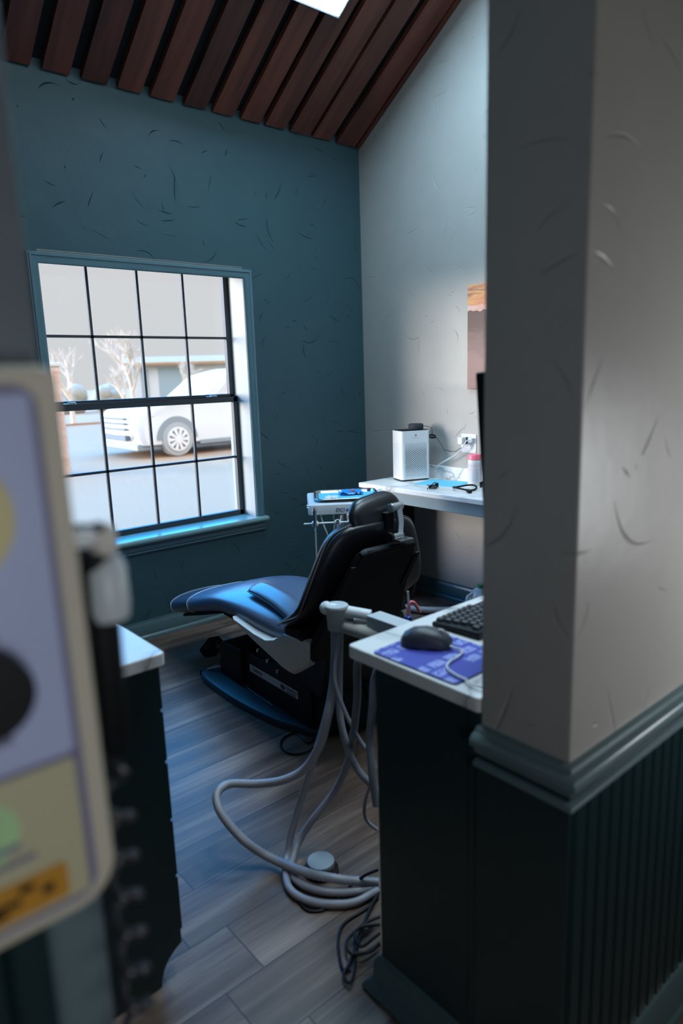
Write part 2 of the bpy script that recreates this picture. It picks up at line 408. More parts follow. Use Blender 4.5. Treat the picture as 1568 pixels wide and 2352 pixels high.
def tag(o, label=None, cat=None, group=None, kind=None):
    if label: o['label'] = label
    if cat: o['category'] = cat
    if group: o['group'] = group
    if kind: o['kind'] = kind
    return o
def thing(name, label, cat, loc=(0,0,0), rz=0., group=None, kind=None):
    o = bpy.data.objects.new(name, None); COL.objects.link(o); o.location = loc; o.rotation_euler = (0, 0, rz)
    o.empty_display_size = .1
    return tag(o, label, cat, group, kind)
def struct(o): o['kind'] = 'structure'; return o
def text_mesh(name, body, size, M, m, parent, shear=0., width=None, ext=.0004):
    cu = bpy.data.curves.new(name, 'FONT'); cu.body = body; cu.size = size; cu.extrude = ext; cu.shear = shear; cu.align_x = 'LEFT'
    t = bpy.data.objects.new(name, cu); COL.objects.link(t)
    bpy.context.view_layer.update()
    me = bpy.data.meshes.new_from_object(t.evaluated_get(bpy.context.evaluated_depsgraph_get()))
    bpy.data.objects.remove(t); bpy.data.curves.remove(cu)
    if width:
        xs = [v.co.x for v in me.vertices]; k = width/(max(xs)-min(xs))
        for v in me.vertices: v.co.x *= k
    me.transform(M); me.materials.clear(); me.materials.append(MATS[m])
    o = bpy.data.objects.new(name, me); COL.objects.link(o); o.parent = parent
    return o
def basis(o, x, y):
    """matrix whose local x,y map to the given directions"""
    x = Vector(x).normalized(); y = Vector(y); y = (y - x*y.dot(x)).normalized(); z = x.cross(y)
    M = Matrix((x, y, z)).transposed().to_4x4(); M.translation = Vector(o); return M
# ------------------------------------------------------------------ camera
cam = bpy.data.cameras.new('camera'); co = bpy.data.objects.new('camera', cam); COL.objects.link(co)
cam.sensor_fit = 'VERTICAL'; cam.sensor_height = 36.; cam.sensor_width = 24.; cam.lens = 36.*1570.8/2352
yaw, pitch, roll = -.703870777, .196371540, -.0325840934
fw = Vector((-math.sin(yaw)*math.cos(pitch), math.cos(yaw)*math.cos(pitch), -math.sin(pitch)))
rt = Vector((math.cos(yaw), math.sin(yaw), 0)); up = rt.cross(fw)
r2 = rt*math.cos(roll) + up*math.sin(roll); u2 = -rt*math.sin(roll) + up*math.cos(roll)
Mx = Matrix((r2, u2, -fw)).transposed().to_4x4(); Mx.translation = (0, 0, 1.45); co.matrix_world = Mx
cam.clip_start = .02; cam.clip_end = 400
cam.dof.use_dof = True; cam.dof.focus_distance = 3.1; cam.dof.aperture_fstop = 2.0
SC.camera = co
SC.view_settings.view_transform = 'Standard'; SC.view_settings.look = 'None'; SC.view_settings.gamma = 1.; SC.view_settings.use_curve_mapping = False
SC.view_settings.exposure = 0.

# ------------------------------------------------------------------ the room
YW, XR = 3.597, 3.302          # window wall, right wall
XL = -.55                      # unseen left wall
YF, YB = .547, .729            # partition: hall face, room face
CX0, LX1 = .94, .172           # opening between the two partition ends
SL = .633
def zc(y): return 2.90 + SL*(YW-y)
WX0, WX1, WZ0, WZ1 = 1.172, 2.343, .568, 2.10
WH = 2.034                     # underside of the head casing
WT = .24                       # wall thickness

b = B(); b.box((-1.7, -1.7, -.08), (XR+.15, YW, 0)); struct(b.build('floor', 'plank_floor', flat=True))
b = B()
for lo, hi in (((XL-.1, YW, -.08), (WX0, YW+WT, 3.0)), ((WX1, YW, -.08), (XR+.15, YW+WT, 3.0)), ((WX0, YW, -.08), (WX1, YW+WT, WZ0)), ((WX0, YW, WZ1), (WX1, YW+WT, 3.0))): b.box(lo, hi)
struct(b.build('wall_back', 'window_wall_paint', flat=True))
b = B(); b.box((XR, -1.7, -.08), (XR+.15, YW, 5.3)); struct(b.build('wall_right', 'greige_paint_side', flat=True))
b = B(); b.box((XL-.1, YB, -.08), (XL, YW, 5.3)); struct(b.build('wall_left', 'window_wall_paint', flat=True))
b = B(); b.box((CX0, YF, 0), (XR, YB, 2.45)); b.box((LX1, YF, 2.45), (XR, YB, 5.3)); struct(b.build('wall_front', 'greige_paint_front', bevel=.004, flat=False))
b = B(); b.box((-1.7, YF, 0), (LX1, YB, 5.3)); struct(b.build('wall_entry', 'entry_paint', bevel=.004))
b = B(); b.box((-1.8, -1.8, -.08), (XR+.15, -1.7, 2.9)); struct(b.build('wall_hall', 'greige_plain'))
b = B(); b.box((-1.8, -1.7, -.08), (-1.7, YB, 2.9)); struct(b.build('wall_side', 'greige_plain'))
# ceilings
b = B()
bds = [(3.269, 3.302), (3.103, 3.255), (2.906, 3.046), (2.736, 2.881), (2.552, 2.692), (2.384, 2.514), (2.201, 2.332), (2.025, 2.154), (1.831, 1.964), (1.653, 1.779), (1.472, 1.599), (1.288, 1.414)]
k = 0
while bds[-1][0] > XL: bds.append((bds[-1][0]-.184, bds[-1][0]-.184+.128))
nrm = Vector((0, SL, 1)).normalized()
for x0, x1 in bds:
    y0, y1 = YB, YW-.014
    b.hexa([Vector(p) for p in ((x0,y0,zc(y0)),(x1,y0,zc(y0)),(x1,y1,zc(y1)),(x0,y1,zc(y1)))] + [Vector(p)+nrm*.03 for p in ((x0,y0,zc(y0)),(x1,y0,zc(y0)),(x1,y1,zc(y1)),(x0,y1,zc(y1)))])
b.mi = 1
off = .055
b.hexa([(XL-.1,YB-.2,zc(YB-.2)+off),(XR+.1,YB-.2,zc(YB-.2)+off),(XR+.1,YW+.1,zc(YW+.1)+off),(XL-.1,YW+.1,zc(YW+.1)+off),(XL-.1,YB-.2,zc(YB-.2)+off+.1),(XR+.1,YB-.2,zc(YB-.2)+off+.1),(XR+.1,YW+.1,zc(YW+.1)+off+.1),(XL-.1,YW+.1,zc(YW+.1)+off+.1)])
struct(b.build('ceiling', ['ceiling_boards', 'ceiling_black'], flat=True))
b = B(); b.box((-1.8, -1.8, 2.9), (XR+.15, YF, 3.0)); struct(b.build('ceiling_hall', 'greige_plain'))

# ---- mouldings
def sweep(prof, path, name, m, bevel=0):
    """prof: (d, z) outwards/up; path: list of (point, outward direction incl. mitre)"""
    bb = B(); bb.loft([[Vector((p[0]+n[0]*d, p[1]+n[1]*d, z)) for d, z in prof] for p, n in path]); return bb.build(name, m, bevel=bevel)
base_prof = [(0, 0), (.026, 0), (.026, .012), (.020, .020), (.014, .024), (.014, .082), (.009, .092), (.005, .100), (.005, .108), (0, .108)]
struct(sweep(base_prof, [((XL, YW), (0, -1)), ((XR, YW), (-1, -1)), ((XR, 1.0), (-1, 0))], 'baseboard_back', 'base_green'))
rail_prof = [(0, .755), (.012, .757), (.015, .766), (.019, .771), (.026, .775), (.029, .782), (.028, .790), (.021, .797), (.013, .800), (.010, .806), (0, .810)]
hall_path = lambda d0: [((CX0-d0, YB+.004), (-1, 0)), ((CX0-d0, YF-d0), (-1, -1)), ((XR, YF-d0), (0, -1))]
struct(sweep(rail_prof, hall_path(0), 'trim_1', 'rail_green_lit'))
struct(sweep([(0, .727), (.007, .728), (.011, .732), (.011, .738), (.006, .742), (0, .743)], hall_path(.006), 'trim_2', 'rail_green_lit'))
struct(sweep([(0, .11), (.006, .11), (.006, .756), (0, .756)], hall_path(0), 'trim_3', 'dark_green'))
# beadboard on the hall face: one panel with milled grooves
def beadboard(name, x0, x1, z0, z1, pitch=.040):
    bb = B(); prof = [(x0, 0.)]; x = x0 + .012
    while x < x1-.02:
        prof += [(x, .0085), (x+.004, .0105), (x+pitch-.010, .0105), (x+pitch-.006, .0085), (x+pitch-.003, .002)]; x += pitch
    prof += [(x1, .009), (x1, 0.)]
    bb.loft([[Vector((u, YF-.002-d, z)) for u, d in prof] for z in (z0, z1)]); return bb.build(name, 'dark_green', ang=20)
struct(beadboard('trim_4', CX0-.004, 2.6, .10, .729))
struct(sweep([(0, 0), (.028, 0), (.028, .012), (.020, .02), (.018, .085), (.010, .10), (0, .104)], hall_path(.008), 'baseboard_hall', 'base_green'))
# left partition: dark panelling up to elbow height with a corner post
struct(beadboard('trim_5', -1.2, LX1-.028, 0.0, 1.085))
b = B(); b.loft([[Vector((LX1-.030+u, YF-.006-v, z)) for u, v in rrect(.044, .022, .009)] for z in (0, 1.09)]); struct(b.build('trim_6', 'rail_green_lit'))

# ---- window
win = struct(thing('window_1', 'double-hung window with black glazing bars in the teal wall', None, ((WX0+WX1)/2, YW, WZ0)))
wo = Vector(win.location)
def wbuild(bb, name, m, parent=win, **k):
    o = bb.build(name, m, parent, **k)
    if parent is win: o.matrix_parent_inverse = Matrix.Translation(-wo)
    else: o.matrix_parent_inverse = Matrix.Identity(4)
    return o
cas = [(0, .002), (.004, .010), (.010, .013), (.022, .017), (.032, .019), (.036, .024), (.043, .024), (.045, .018), (.052, .018), (.055, 0), (0, 0)]
bb = B(); bb.loft([[Vector((p[0]+n[0]*d, YW-t, p[1]+n[1]*d)) for d, t in cas] for p, n in (((WX0, .59), (-1, 0)), ((WX0, WH), (-1, 1)), ((WX1, WH), (1, 1)), ((WX1, .59), (1, 0)))])
wbuild(bb, 'casing', 'trim_teal')
bb = B()
bb.box((WX0, YW-.001, .57), (WX0+.003, YW+WT, WZ1)); bb.box((WX1-.003, YW-.001, .57), (WX1, YW+WT, WZ1)); bb.box((WX0, YW-.001, WZ1-.004), (WX1, YW+WT, WZ1)); bb.box((WX0, YW+.002, WH+.002), (WX1, YW+.012, WZ1))
wbuild(bb, 'jamb', 'jamb_white')
bb = B(); bb.loft([[Vector((x, YW-d, z)) for d, z in ((0, .560), (.040, .560), (.047, .566), (.050, .576), (.047, .586), (.040, .592), (0, .592))] for x in (WX0-.068, WX1+.068)]); bb.box((WX0+.003, YW-.001, .562), (WX1-.003, YW+WT, .592))
wbuild(bb, 'stool', 'sill_teal_lit')
bb = B(); bb.loft([[Vector((x, YW-d, z)) for d, z in ((0, .500), (.010, .502), (.014, .508), (.012, .516), (.018, .522), (.018, .536), (.013, .544), (.016, .552), (.024, .560), (0, .560))] for x in (WX0-.055, WX1+.055)])
wbuild(bb, 'apron', 'trim_teal')
def sash(name, y, z0, z1, zm, rails, xs):
    sb = B(); t = .0165
    zt, zb = rails; xl, xr = WX0+.006, WX1-.006
    sb.box((xl, y-t, z0), (xl+.030, y+t, z1)); sb.box((xr-.030, y-t, z0), (xr, y+t, z1))
    sb.box((xl, y-t, z1-zt), (xr, y+t, z1)); sb.box((xl, y-t, z0), (xr, y+t, z0+zb))
    o = wbuild(sb, name, 'sash_bronze', bevel=.003)
    mb = B()
    for x in xs: mb.box((x-.007, y-.008, z0), (x+.007, y+.008, z1))
    mb.box((xl, y-.008, zm-.007), (xr, y+.008, zm+.007))
    g = wbuild(mb, 'glazing_bars', 'sash_bronze', o)
    pb = B(); pb.box((xl+.03, y-.001, z0+.01), (xr-.03, y+.001, z1-.01)); wbuild(pb, 'pane', 'window_glass', o)
    return o
up_s = sash('upper_sash', YW+.182, 1.335, 2.096, 1.702, (.020, .028), (1.473, 1.757, 2.039))
lo_s = sash('lower_sash', YW+.146, .593, 1.346, .968, (.034, .032), (1.470, 1.748, 2.026))
for x in (1.30, 2.16):
    lb = B(); lb.box((x-.035, YW+.130, 1.346), (x+.035, YW+.162, 1.352)); lb.cyl((x, YW+.146, 1.350), (x, YW+.146, 1.358), .010); lb.box((x-.006, YW+.128, 1.352), (x+.03, YW+.140, 1.358))
    wbuild(lb, 'sash_lock', 'steel', bevel=.001)
bb = B()
for x0, x1 in ((WX1-.012, WX1-.002), (WX0+.002, WX0+.012)): bb.box((x0, YW+.165, .593), (x1, YW+.20, WZ1-.004))
wbuild(bb, 'side_track', 'sash_bronze', bevel=.002)
# brick return outside
bb = B(); bb.box((WX1+.072, YW+WT, .3), (WX1+.3, YW+WT+.09, 2.3)); bb.box((WX0-.4, YW+WT, .3), (WX0-.03, YW+WT+.09, 2.3)); struct(bb.build('wall_outside', 'red_brick'))

# ------------------------------------------------------------------ outside
b = B(); b.box((-60, YW+WT+.1, -.25), (120, 26, -.05)); struct(b.build('ground', 'asphalt_pale', flat=True))
b = B(); b.box((-60, 26, -.25), (160, 160, .02)); struct(b.build('ground_lawn', 'snowy_lawn', flat=True))
# brick pier at the parking lot
t = thing('brick_pier', 'red brick pier standing outside at the left side of the window', 'pier', (3.93, 11.9, -.05))
b = B(); b.box((-.35, -.22, 0), (.03, .22, 1.80)); b.build('shaft', 'red_brick', t)
b = B(); b.box((-.38, -.25, 1.80), (.06, .25, 1.86)); b.build('capstone', 'far_wall', t, bevel=.01)

# parked vehicle, nose towards -x, near flank at y = 12.78
def car():
    t = thing('car', 'white parked car seen through the window, its front wheel turned to us', 'car', (6.53, 13.7, -.05), 0)
    W = .94; yn = -W                                               # near flank
    # body: side outline (x from the front wheel centre, z) lofted across the width with a rounded nose
    side = [(-.80, .26), (-.86, .40), (-.90, .62), (-.88, .80), (-.78, .94), (-.45, 1.04), (.10, 1.10), (.70, 1.14), (1.35, 1.62), (1.9, 1.74), (3.2, 1.74), (3.75, 1.60), (3.95, 1.10), (3.98, .50), (3.85, .26)]
    b = B(); rings = []
    for y, ins, zs in ((-.94, .16, .97), (-.88, .07, .99), (-.6, .02, 1.), (0, -.04, 1.), (.6, .02, 1.), (.88, .07, .99), (.94, .16, .97)):
        rings.append([Vector((x + (ins if x < 0 else -ins*.5), y*(1 if z < 1.12 else .86), .26+(z-.26)*zs)) for x, z in side])
    b.loft(rings); b.build('body', 'car_white', t, bevel=.02)
    b = B()
    for k in range(3):
        z = (.80, .70, .59)[k]; b.box((-.960, -.60, z-.022), (-.90, .60, z+.022))
    b.build('grille', 'grille_dark', t, bevel=.006)
    b = B(); b.box((-.950, -.58, .36), (-.86, .58, .47)); b.build('lower_intake', 'grille_dark', t, bevel=.01)
    b = B(); b.box((-.85, -.70, .40), (-.84, -.66, .56)); b.build('fog_lamp', 'car_dark_hazed', t)
    b = B(); b.box((-.84, -.86, .16), (3.8, .86, .30)); b.build('underbody', 'car_dark_hazed', t, bevel=.03)
    b = B(); b.box((.5, -.955, .20), (2.6, -.90, .30)); b.build('running_board', 'car_dark_hazed', t, bevel=.02)
    for wx in (0., 2.75):
        for sy in (-1, 1):
            yo = sy*.93
            b = B(); b.loft([[Vector((wx + .45*math.cos(PI*k/20), y, .36+.45*math.sin(PI*k/20))) for k in range(21)] + [Vector((wx + .30*math.cos(PI*k/20), y, .36+.30*math.sin(PI*k/20))) for k in range(20, -1, -1)] for y in (yo-.03, yo+.03)]); b.build('wheel_arch', 'car_dark_hazed', t)
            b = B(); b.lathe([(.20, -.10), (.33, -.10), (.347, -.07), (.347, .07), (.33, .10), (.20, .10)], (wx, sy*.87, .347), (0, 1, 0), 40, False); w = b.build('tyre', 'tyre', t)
            b = B(); b.lathe([(.0, .0), (.225, .0), (.235, .02), (.235, .05), (.0, .05)], (wx, sy*.87+sy*.02-.025, .347), (0, 1, 0), 36); b.build('wheel_back', 'car_dark_hazed', w)
            b = B(); f = sy*.985
            b.cyl((wx, f-.02, .347), (wx, f+.02, .347), .075)
            b.lathe([(.205, -.02), (.245, -.02), (.245, .02), (.205, .02), (.205, -.02)], (wx, f-sy*.015, .347), (0, 1, 0), 40, False)
            for k in range(10):
                a = 2*PI*k/10; wd = .026 + .0*k
                c, s_ = math.cos(a), math.sin(a); px, pz = -s_*wd, c*wd
                q = [(wx+.06*c+px*.8, .347+.06*s_+pz*.8), (wx+.06*c-px*.8, .347+.06*s_-pz*.8), (wx+.22*c-px*1.5, .347+.22*s_-pz*1.5), (wx+.22*c+px*1.5, .347+.22*s_+pz*1.5)]
                b.loft([[Vector((x, f+d, z)) for x, z in q] for d in (-.015, .012)])
            b.build('alloy_rim', 'alloy', w)
    b = B(); b.loft([[Vector((x, y, z)) for x, z in ((1.02, 1.20), (1.42, 1.56), (3.3, 1.60), (3.55, 1.20))] for y in (-.815, -.80)]); b.build('side_glass', 'far_wall', t)
    b = B(); b.loft([[Vector((-.70, y, .86)), Vector((-.72, y, .80)), Vector((-.45, y, .84)), Vector((-.48, y, .93))] for y in (-.93, -.70)]); b.build('headlamp', 'alloy', t, bevel=.01)
    return t
car()

# bare trees across the road
def tree(x, y, h, seed, label):
    rnd = random.Random(seed); b = B(); t = thing('bare_tree', label, 'tree', (x, y, .02), 0, 'bare trees across the road')
    fine = B()
    def grow(p, d, L, r, lev):
        q = p + d*L; mid = p + d*L*.5 + Vector((rnd.uniform(-1, 1), rnd.uniform(-1, 1), 0))*L*.05
        bb = b if lev < 2 else fine
        bb.tube([p, mid, q], lambda t_: r*(1-.4*t_), 6, smooth=True, sub=2)
        if lev >= 4: return
        for k in range(4 if lev < 2 else 3):
            a = rnd.uniform(0, 2*PI); s_ = rnd.uniform(.35, .75)
            nd = (d + Vector((math.cos(a)*s_, math.sin(a)*s_, rnd.uniform(-.05, .25)))).normalized()
            grow(p + d*L*rnd.uniform(.6, 1.), nd, L*rnd.uniform(.55, .8), r*.58, lev+1)
    grow(Vector((0, 0, 0)), Vector((rnd.uniform(-.05, .05), 0, 1)).normalized(), h*.30, h*.022, 0)
    b.build('trunk', 'bark_pale', t); fine.build('twigs', 'bark_pale', t)
for k, (x, y, h, l) in enumerate(((9.2, 26.2, 4.4, 'leftmost bare pale tree across the road, next to the brick pier'), (11.2, 26.0, 3.4, 'second bare pale tree from the brick pier, behind the left glazing bar'), (12.6, 28.4, 5.2, 'tallest bare pale tree across the road, near the middle glazing bar'), (14.2, 27.0, 3.4, 'bare pale tree just left of the middle glazing bar'), (19.2, 26.4, 4.2, 'rightmost bare pale tree across the road, by the right edge of the window'))): tree(x, y, h, 11+k, l)
# houses far across
def house(loc, rz, L, D, H, roof, wins, label, doors=()):
    t = thing('house', label, 'house', loc, rz, 'houses across the road')
    b = B(); b.box((0, 0, 0), (L, D, H)); b.build('wall', 'far_wall', t)
    b = B(); b.loft([[Vector((x, y, z)) for y, z in ((-.5, H-.05), (-.5, H+.08), (D/2, H+roof), (D+.5, H+.08), (D+.5, H-.05))] for x in (-.4, L+.4)]); b.build('roof', 'far_roof', t)
    for x0, x1, z0, z1 in wins:
        b = B(); b.box((x0, -.03, z0), (x1, .02, z1)); b.build('window', 'far_window_hazed', t)
house((15.6, 35.2, .02), R(-27), 6.6, 6, 2.35, .5, ((.5, .9, .5, 2.1), (1.4, 3.1, .35, 2.15), (5.0, 6.0, 1.0, 2.1)), 'low pale house with wide dark openings behind the middle panes')
house((23.6, 33.2, .02), R(-27), 8.0, 6, 2.75, .4, ((.4, 1.2, .7, 2.4), (2.4, 3.6, 1.5, 2.1), (4.2, 5.4, 1.5, 2.1)), 'long pale house with small windows behind the right panes')
for k, (x, y, w, l) in enumerate(((11.6, 35.4, 2.2, 'grey-green hedge far across the road beside the brick pier'), (14.8, 36.4, 1.2, 'grey-green hedge far across the road behind the left glazing bar'))):
    rnd = random.Random(30+k); b = B()
    for i in range(14): b.sphere((x+rnd.uniform(-w/2, w/2), y+rnd.uniform(-.4, .4), .35+rnd.uniform(0, .55)), rnd.uniform(.4, .6), 10)
    tag(b.build('hedge', 'hedge', ang=180), l, 'hedge')
# ------------------------------------------------------------------ desk beside the opening
DX, DY, DZ = .937, 1.100, .860
t = thing('desk_cabinet', 'dark green desk cabinet under the marble desktop by the grey wall end', 'cabinet', (DX, YB, 0))
b = B(); b.box((.010, .001, .0), (1.5, .292, .829)); b.build('carcass', 'dark_green', t, bevel=.003)
b = B(); b.box((.004, .001, .10), (.012, .028, .829)); b.build('stile', 'dark_green', t, bevel=.002)
b = B(); pr = [(0, 0), (.034, 0), (.036, .010), (.030, .020), (.022, .026), (.016, .034), (.014, .075), (.008, .088), (0, .095)]
b.loft([[Vector((p[0]+n[0]*d, p[1]+n[1]*d, z)) for d, z in pr] for p, n in (((.010, .001), (-1, 0)), ((.010, .292), (-1, 1)), ((1.5, .292), (0, 1)))]); b.build('base_moulding', 'base_green', t)
t = thing('desktop', 'white marble desktop with mouse and keyboard beside the grey wall end', 'worktop', (DX, YB, DZ-.031))
b = B(); b.loft([[Vector((u+.75, v+.1855, z)) for u, v in rrect(1.5, .371, .012)] for z in (0, .031)]); b.build('slab', 'white_marble', t, bevel=.004)
# mouse mat
t = thing('mouse_mat', 'blue printed mouse mat lying on the marble desktop', 'mouse mat', (.9465, .795, DZ), R(1))
b = B(); b.loft([[Vector((u+.095, v+.115, z)) for u, v in rrect(.19, .23, .012)] for z in (0.0003, .003)]); b.build('rubber_base', 'cable_black', t)
b = B(); b.loft([[Vector((u+.095, v+.115, z)) for u, v in rrect(.188, .228, .011)] for z in (.003, .0035)]); b.build('printed_top', 'blue_mat_print', t)
# mouse
t = thing('computer_mouse', 'black computer mouse on the blue mat', 'mouse', (1.053, .965, DZ+.0050), R(-56))
b = B(); rings = []
for x, hw, h in ((-.057, .012, .010), (-.050, .024, .022), (-.030, .031, .034), (0, .032, .038), (.025, .030, .033), (.045, .027, .022), (.055, .018, .010)):
    rings.append([Vector((x, hw*math.copysign(abs(math.cos(a))**.8, math.cos(a)), .003+h*max(0, math.sin(a))**.75)) for a in [PI*i/14 for i in range(15)]])
b.loft(rings); b.build('shell', 'mouse_black', t, ang=70)
b = B(); b.box((-.045, -.024, 0), (.045, .024, .004)); b.build('sole', 'black_plastic', t, bevel=.001)
b = B(); b.cyl((.030, -.0035, .030), (.030, .0035, .030), .008, n=20); b.build('scroll_wheel', 'cap_grey', t)
b = B(); b.tube([(.050, -.012, .008), (.060, -.024, .007), (.074, -.024, .005), (.081, -.035, .004), (.073, -.065, .0035), (.060, -.090, .0035), (.057, -.116, .0035), (.067, -.137, .0035), (.082, -.153, .003), (.098, -.165, .0028), (.114, -.185, .0028), (.15, -.2, .0028)], .0024); b.build('cable', 'white_plastic', t)
# keyboard
t = thing('keyboard', 'black keyboard on the desktop behind the mouse mat', 'keyboard', (1.158, .905, DZ+.0003), R(3))
b = B(); b.hexa([(0, 0, 0), (.42, 0, 0), (.42, .135, 0), (0, .135, 0), (0, 0, .018), (.42, 0, .018), (.42, .135, .012), (0, .135, .012)]); b.build('case', 'black_plastic', t, bevel=.004)
for r in range(6):
    for c in range(8 if r else 7):
        b = B(); x0 = .010 + c*.0195 + (.004*r if r < 5 else 0); y0 = .112 - r*.0205 + .001; z0 = .0125+.006*(1-y0/.135)
        b.hexa([(x0, y0, z0), (x0+.017, y0, z0), (x0+.017, y0+.0175, z0), (x0, y0+.0175, z0), (x0+.002, y0+.002, z0+.007), (x0+.015, y0+.002, z0+.007), (x0+.015, y0+.0155, z0+.007), (x0+.002, y0+.0155, z0+.007)])
        b.build('key', 'keys_grey', t, bevel=.001)
# monitor standing on the desktop, seen edge-on past the wall end
t = thing('monitor', 'black monitor on the desktop, mostly hidden by the grey wall end', 'monitor', (1.337, .822, DZ+.0003), 0)
tilt = Matrix.Translation((0, .0, .15)) @ Matrix.Rotation(R(-4.5), 4, 'X')
b = B(); b.box((-.245, -.012, 0.), (.255, .012, .44), tilt); b.build('housing', 'black_plastic', t, bevel=.004)
b = B(); b.box((-.235, .0125, .012), (.245, .014, .428), tilt); b.build('screen', 'black_satin', t)
b = B(); b.box((-.03, -.035, .0), (.03, -.012, .30)); b.build('neck', 'black_plastic', t, bevel=.004)
b = B(); b.loft([[Vector((u, v-.02, z)) for u, v in rrect(.22, .11, .03)] for z in (0, .010)]); b.build('foot', 'black_plastic', t, bevel=.002)

# ------------------------------------------------------------------ left counter with drawers
LX, LY, LZ = .622, 1.353, .860
t = thing('drawer_cabinet', 'dark green drawer cabinet under the small marble counter at left', 'cabinet', (LX, LY, 0))
b = B(); prof = [(-.9, 0), (-.075, 0), (-.068, .018), (-.052, .035), (-.034, .048), (-.016, .062), (-.012, .105), (-.012, .829), (-.9, .829)]
prof = [(-.9, .004), (-.070, .004), (-.068, .022), (-.060, .046), (-.046, .068), (-.028, .084), (-.010, .094), (-.010, .829), (-.9, .829)]
b.loft([[Vector((x, y, z)) for x, z in prof] for y in (.030, 1.6)]); b.build('carcass', 'dark_green', t)
for z0, z1 in ((.115, .262), (.268, .415), (.421, .568), (.574, .700), (.706, .815)):
    for y0 in (.045, .56, 1.08):
        b = B(); b.box((-.010, y0, z0), (.003, y0+.505, z1)); d = b.build('drawer', 'dark_green', t, bevel=.003)
        b = B(); b.tube([(.003, y0+.20, (z0+z1)/2), (.022, y0+.205, (z0+z1)/2), (.022, y0+.305, (z0+z1)/2), (.003, y0+.31, (z0+z1)/2)], .004, 8, sub=3); b.build('handle', 'black_plastic', d)
t = thing('side_counter', 'small white marble counter at left below the window', 'worktop', (LX, LY, LZ-.031))
b = B(); b.loft([[Vector((u-.46, v+.80, z)) for u, v in rrect(.92, 1.6, .012)] for z in (0, .031)]); b.build('slab', 'white_marble', t, bevel=.004)

# ------------------------------------------------------------------ wall counter at the far right
CZ, CX, CY = .787, 2.847, 3.180
t = thing('wall_counter', 'white marble wall counter with backsplash in the far right corner', 'worktop', (CX, CY, CZ))
b = B(); b.loft([[Vector((u+.2275, v-.7, z)) for u, v in rrect(.455, 1.4, .006)] for z in (-.030, 0)]); b.build('slab', 'white_marble', t, bevel=.004)
b = B(); b.box((.433, -1.4, .0002), (.4545, -.001, .082)); b.build('backsplash', 'white_marble', t, bevel=.002)
b = B(); b.box((.012, -1.4, -.098), (.036, -.012, -.031)); b.build('apron', 'apron_grey', t, bevel=.003)
b = B(); b.box((.036, -.050, -CZ+.0), (.4545, -.012, -.031)); b.build('support_panel', 'dark_green', t, bevel=.002)
b = B(); b.box((.040, -.075, -.098), (.4545, -.051, -.031)); b.build('cleat', 'apron_grey', t, bevel=.002)

# air purifier
pu = Vector((.935, -.354)).normalized()            # along its perforated front
ang = math.atan2(pu.y, pu.x)
t = thing('air_purifier', 'white perforated air purifier standing on the wall counter', 'air purifier', (3.035+pu.x*.098 - pu.y*.072, 2.98+pu.y*.098 + pu.x*.072, CZ), ang)
b = B(); b.loft([[Vector((u, v, z)) for u, v in rrect(.198, .146, .020, 6)] for z in (.010, .314)]); b.build('housing', 'purifier_plastic', t, bevel=.0)
b = B(); b.loft([[Vector((u*k, v*k, z)) for u, v in rrect(.190, .138, .018, 6)] for z, k in ((0, 1), (.011, 1))]); b.build('base', 'black_plastic', t)
b = B(); b.loft([[Vector((u, v, z)) for u, v in rrect(.190, .138, .017, 6)] for z in (.3135, .317)]); b.build('top_panel', 'black_satin', t)
b = B(); b.lathe([(.0045, 0), (.006, 0), (.006, .0006), (.0045, .0006), (.0045, 0)], (.0, -.0731,   .286), (0, -1, 0), 24, False); b.box((-.0025, -.0737, .2835), (.002, -.0731, .2885)); b.build('badge', 'ink_black', t)
b = B(); b.box((-.024, -.0735, .2685), (.024, -.0731, .2700)); b.build('lettering', 'hose_grey', t)
# smart speaker
sx, sy = 3.178, 2.992
t = thing('smart_speaker', 'small round dark speaker on top of the white air purifier', 'speaker', (sx, sy, CZ+.3172))
b = B(); b.lathe([(.038, 0), (.046, .003), (.0475, .010), (.0475, .028), (.046, .033), (.040, .0355), (0, .0355)], n=40); b.build('body', 'speaker_fabric', t)
b = B(); b.lathe([(0, .0356), (.040, .0356), (.040, .0362), (0, .0362)], n=40); b.build('top_disc', 'black_plastic', t)
b = B(); c0 = Vector((sx, sy, CZ+.3172))
wp = [(sx+.03, sy-.028, 1.120), (3.215, 2.945, 1.124), (3.240, 2.920, 1.112), (3.256, 2.925, 1.085), (3.262, 2.928, 1.070), (3.266, 2.915, 1.058)]
b.tube([Vector(p)-c0 for p in wp], .0019)
b.tube([Vector(p)-c0 for p in [(3.266, 2.91, 1.056), (3.275, 2.893, 1.035), (3.288, 2.868, .990), (3.292, 2.856, .968), (3.29, 2.835, .972), (3.285, 2.80, .965), (3.27, 2.745, .972), (3.262, 2.715, .985), (3.262, 2.690, .998)]], .0017)
for k in range(4):
    q = []
    for i in range(14):
        a = 2*PI*i/14; q.append(Vector((3.262+.004*k-.006, 2.925+.030*math.cos(a)+.004*k, 1.053+.0085*math.sin(a)+.002*k))-c0)
    b.tube(q, .0019, 8, closed=True, sub=2)
b.build('power_cable', 'cable_black', t)
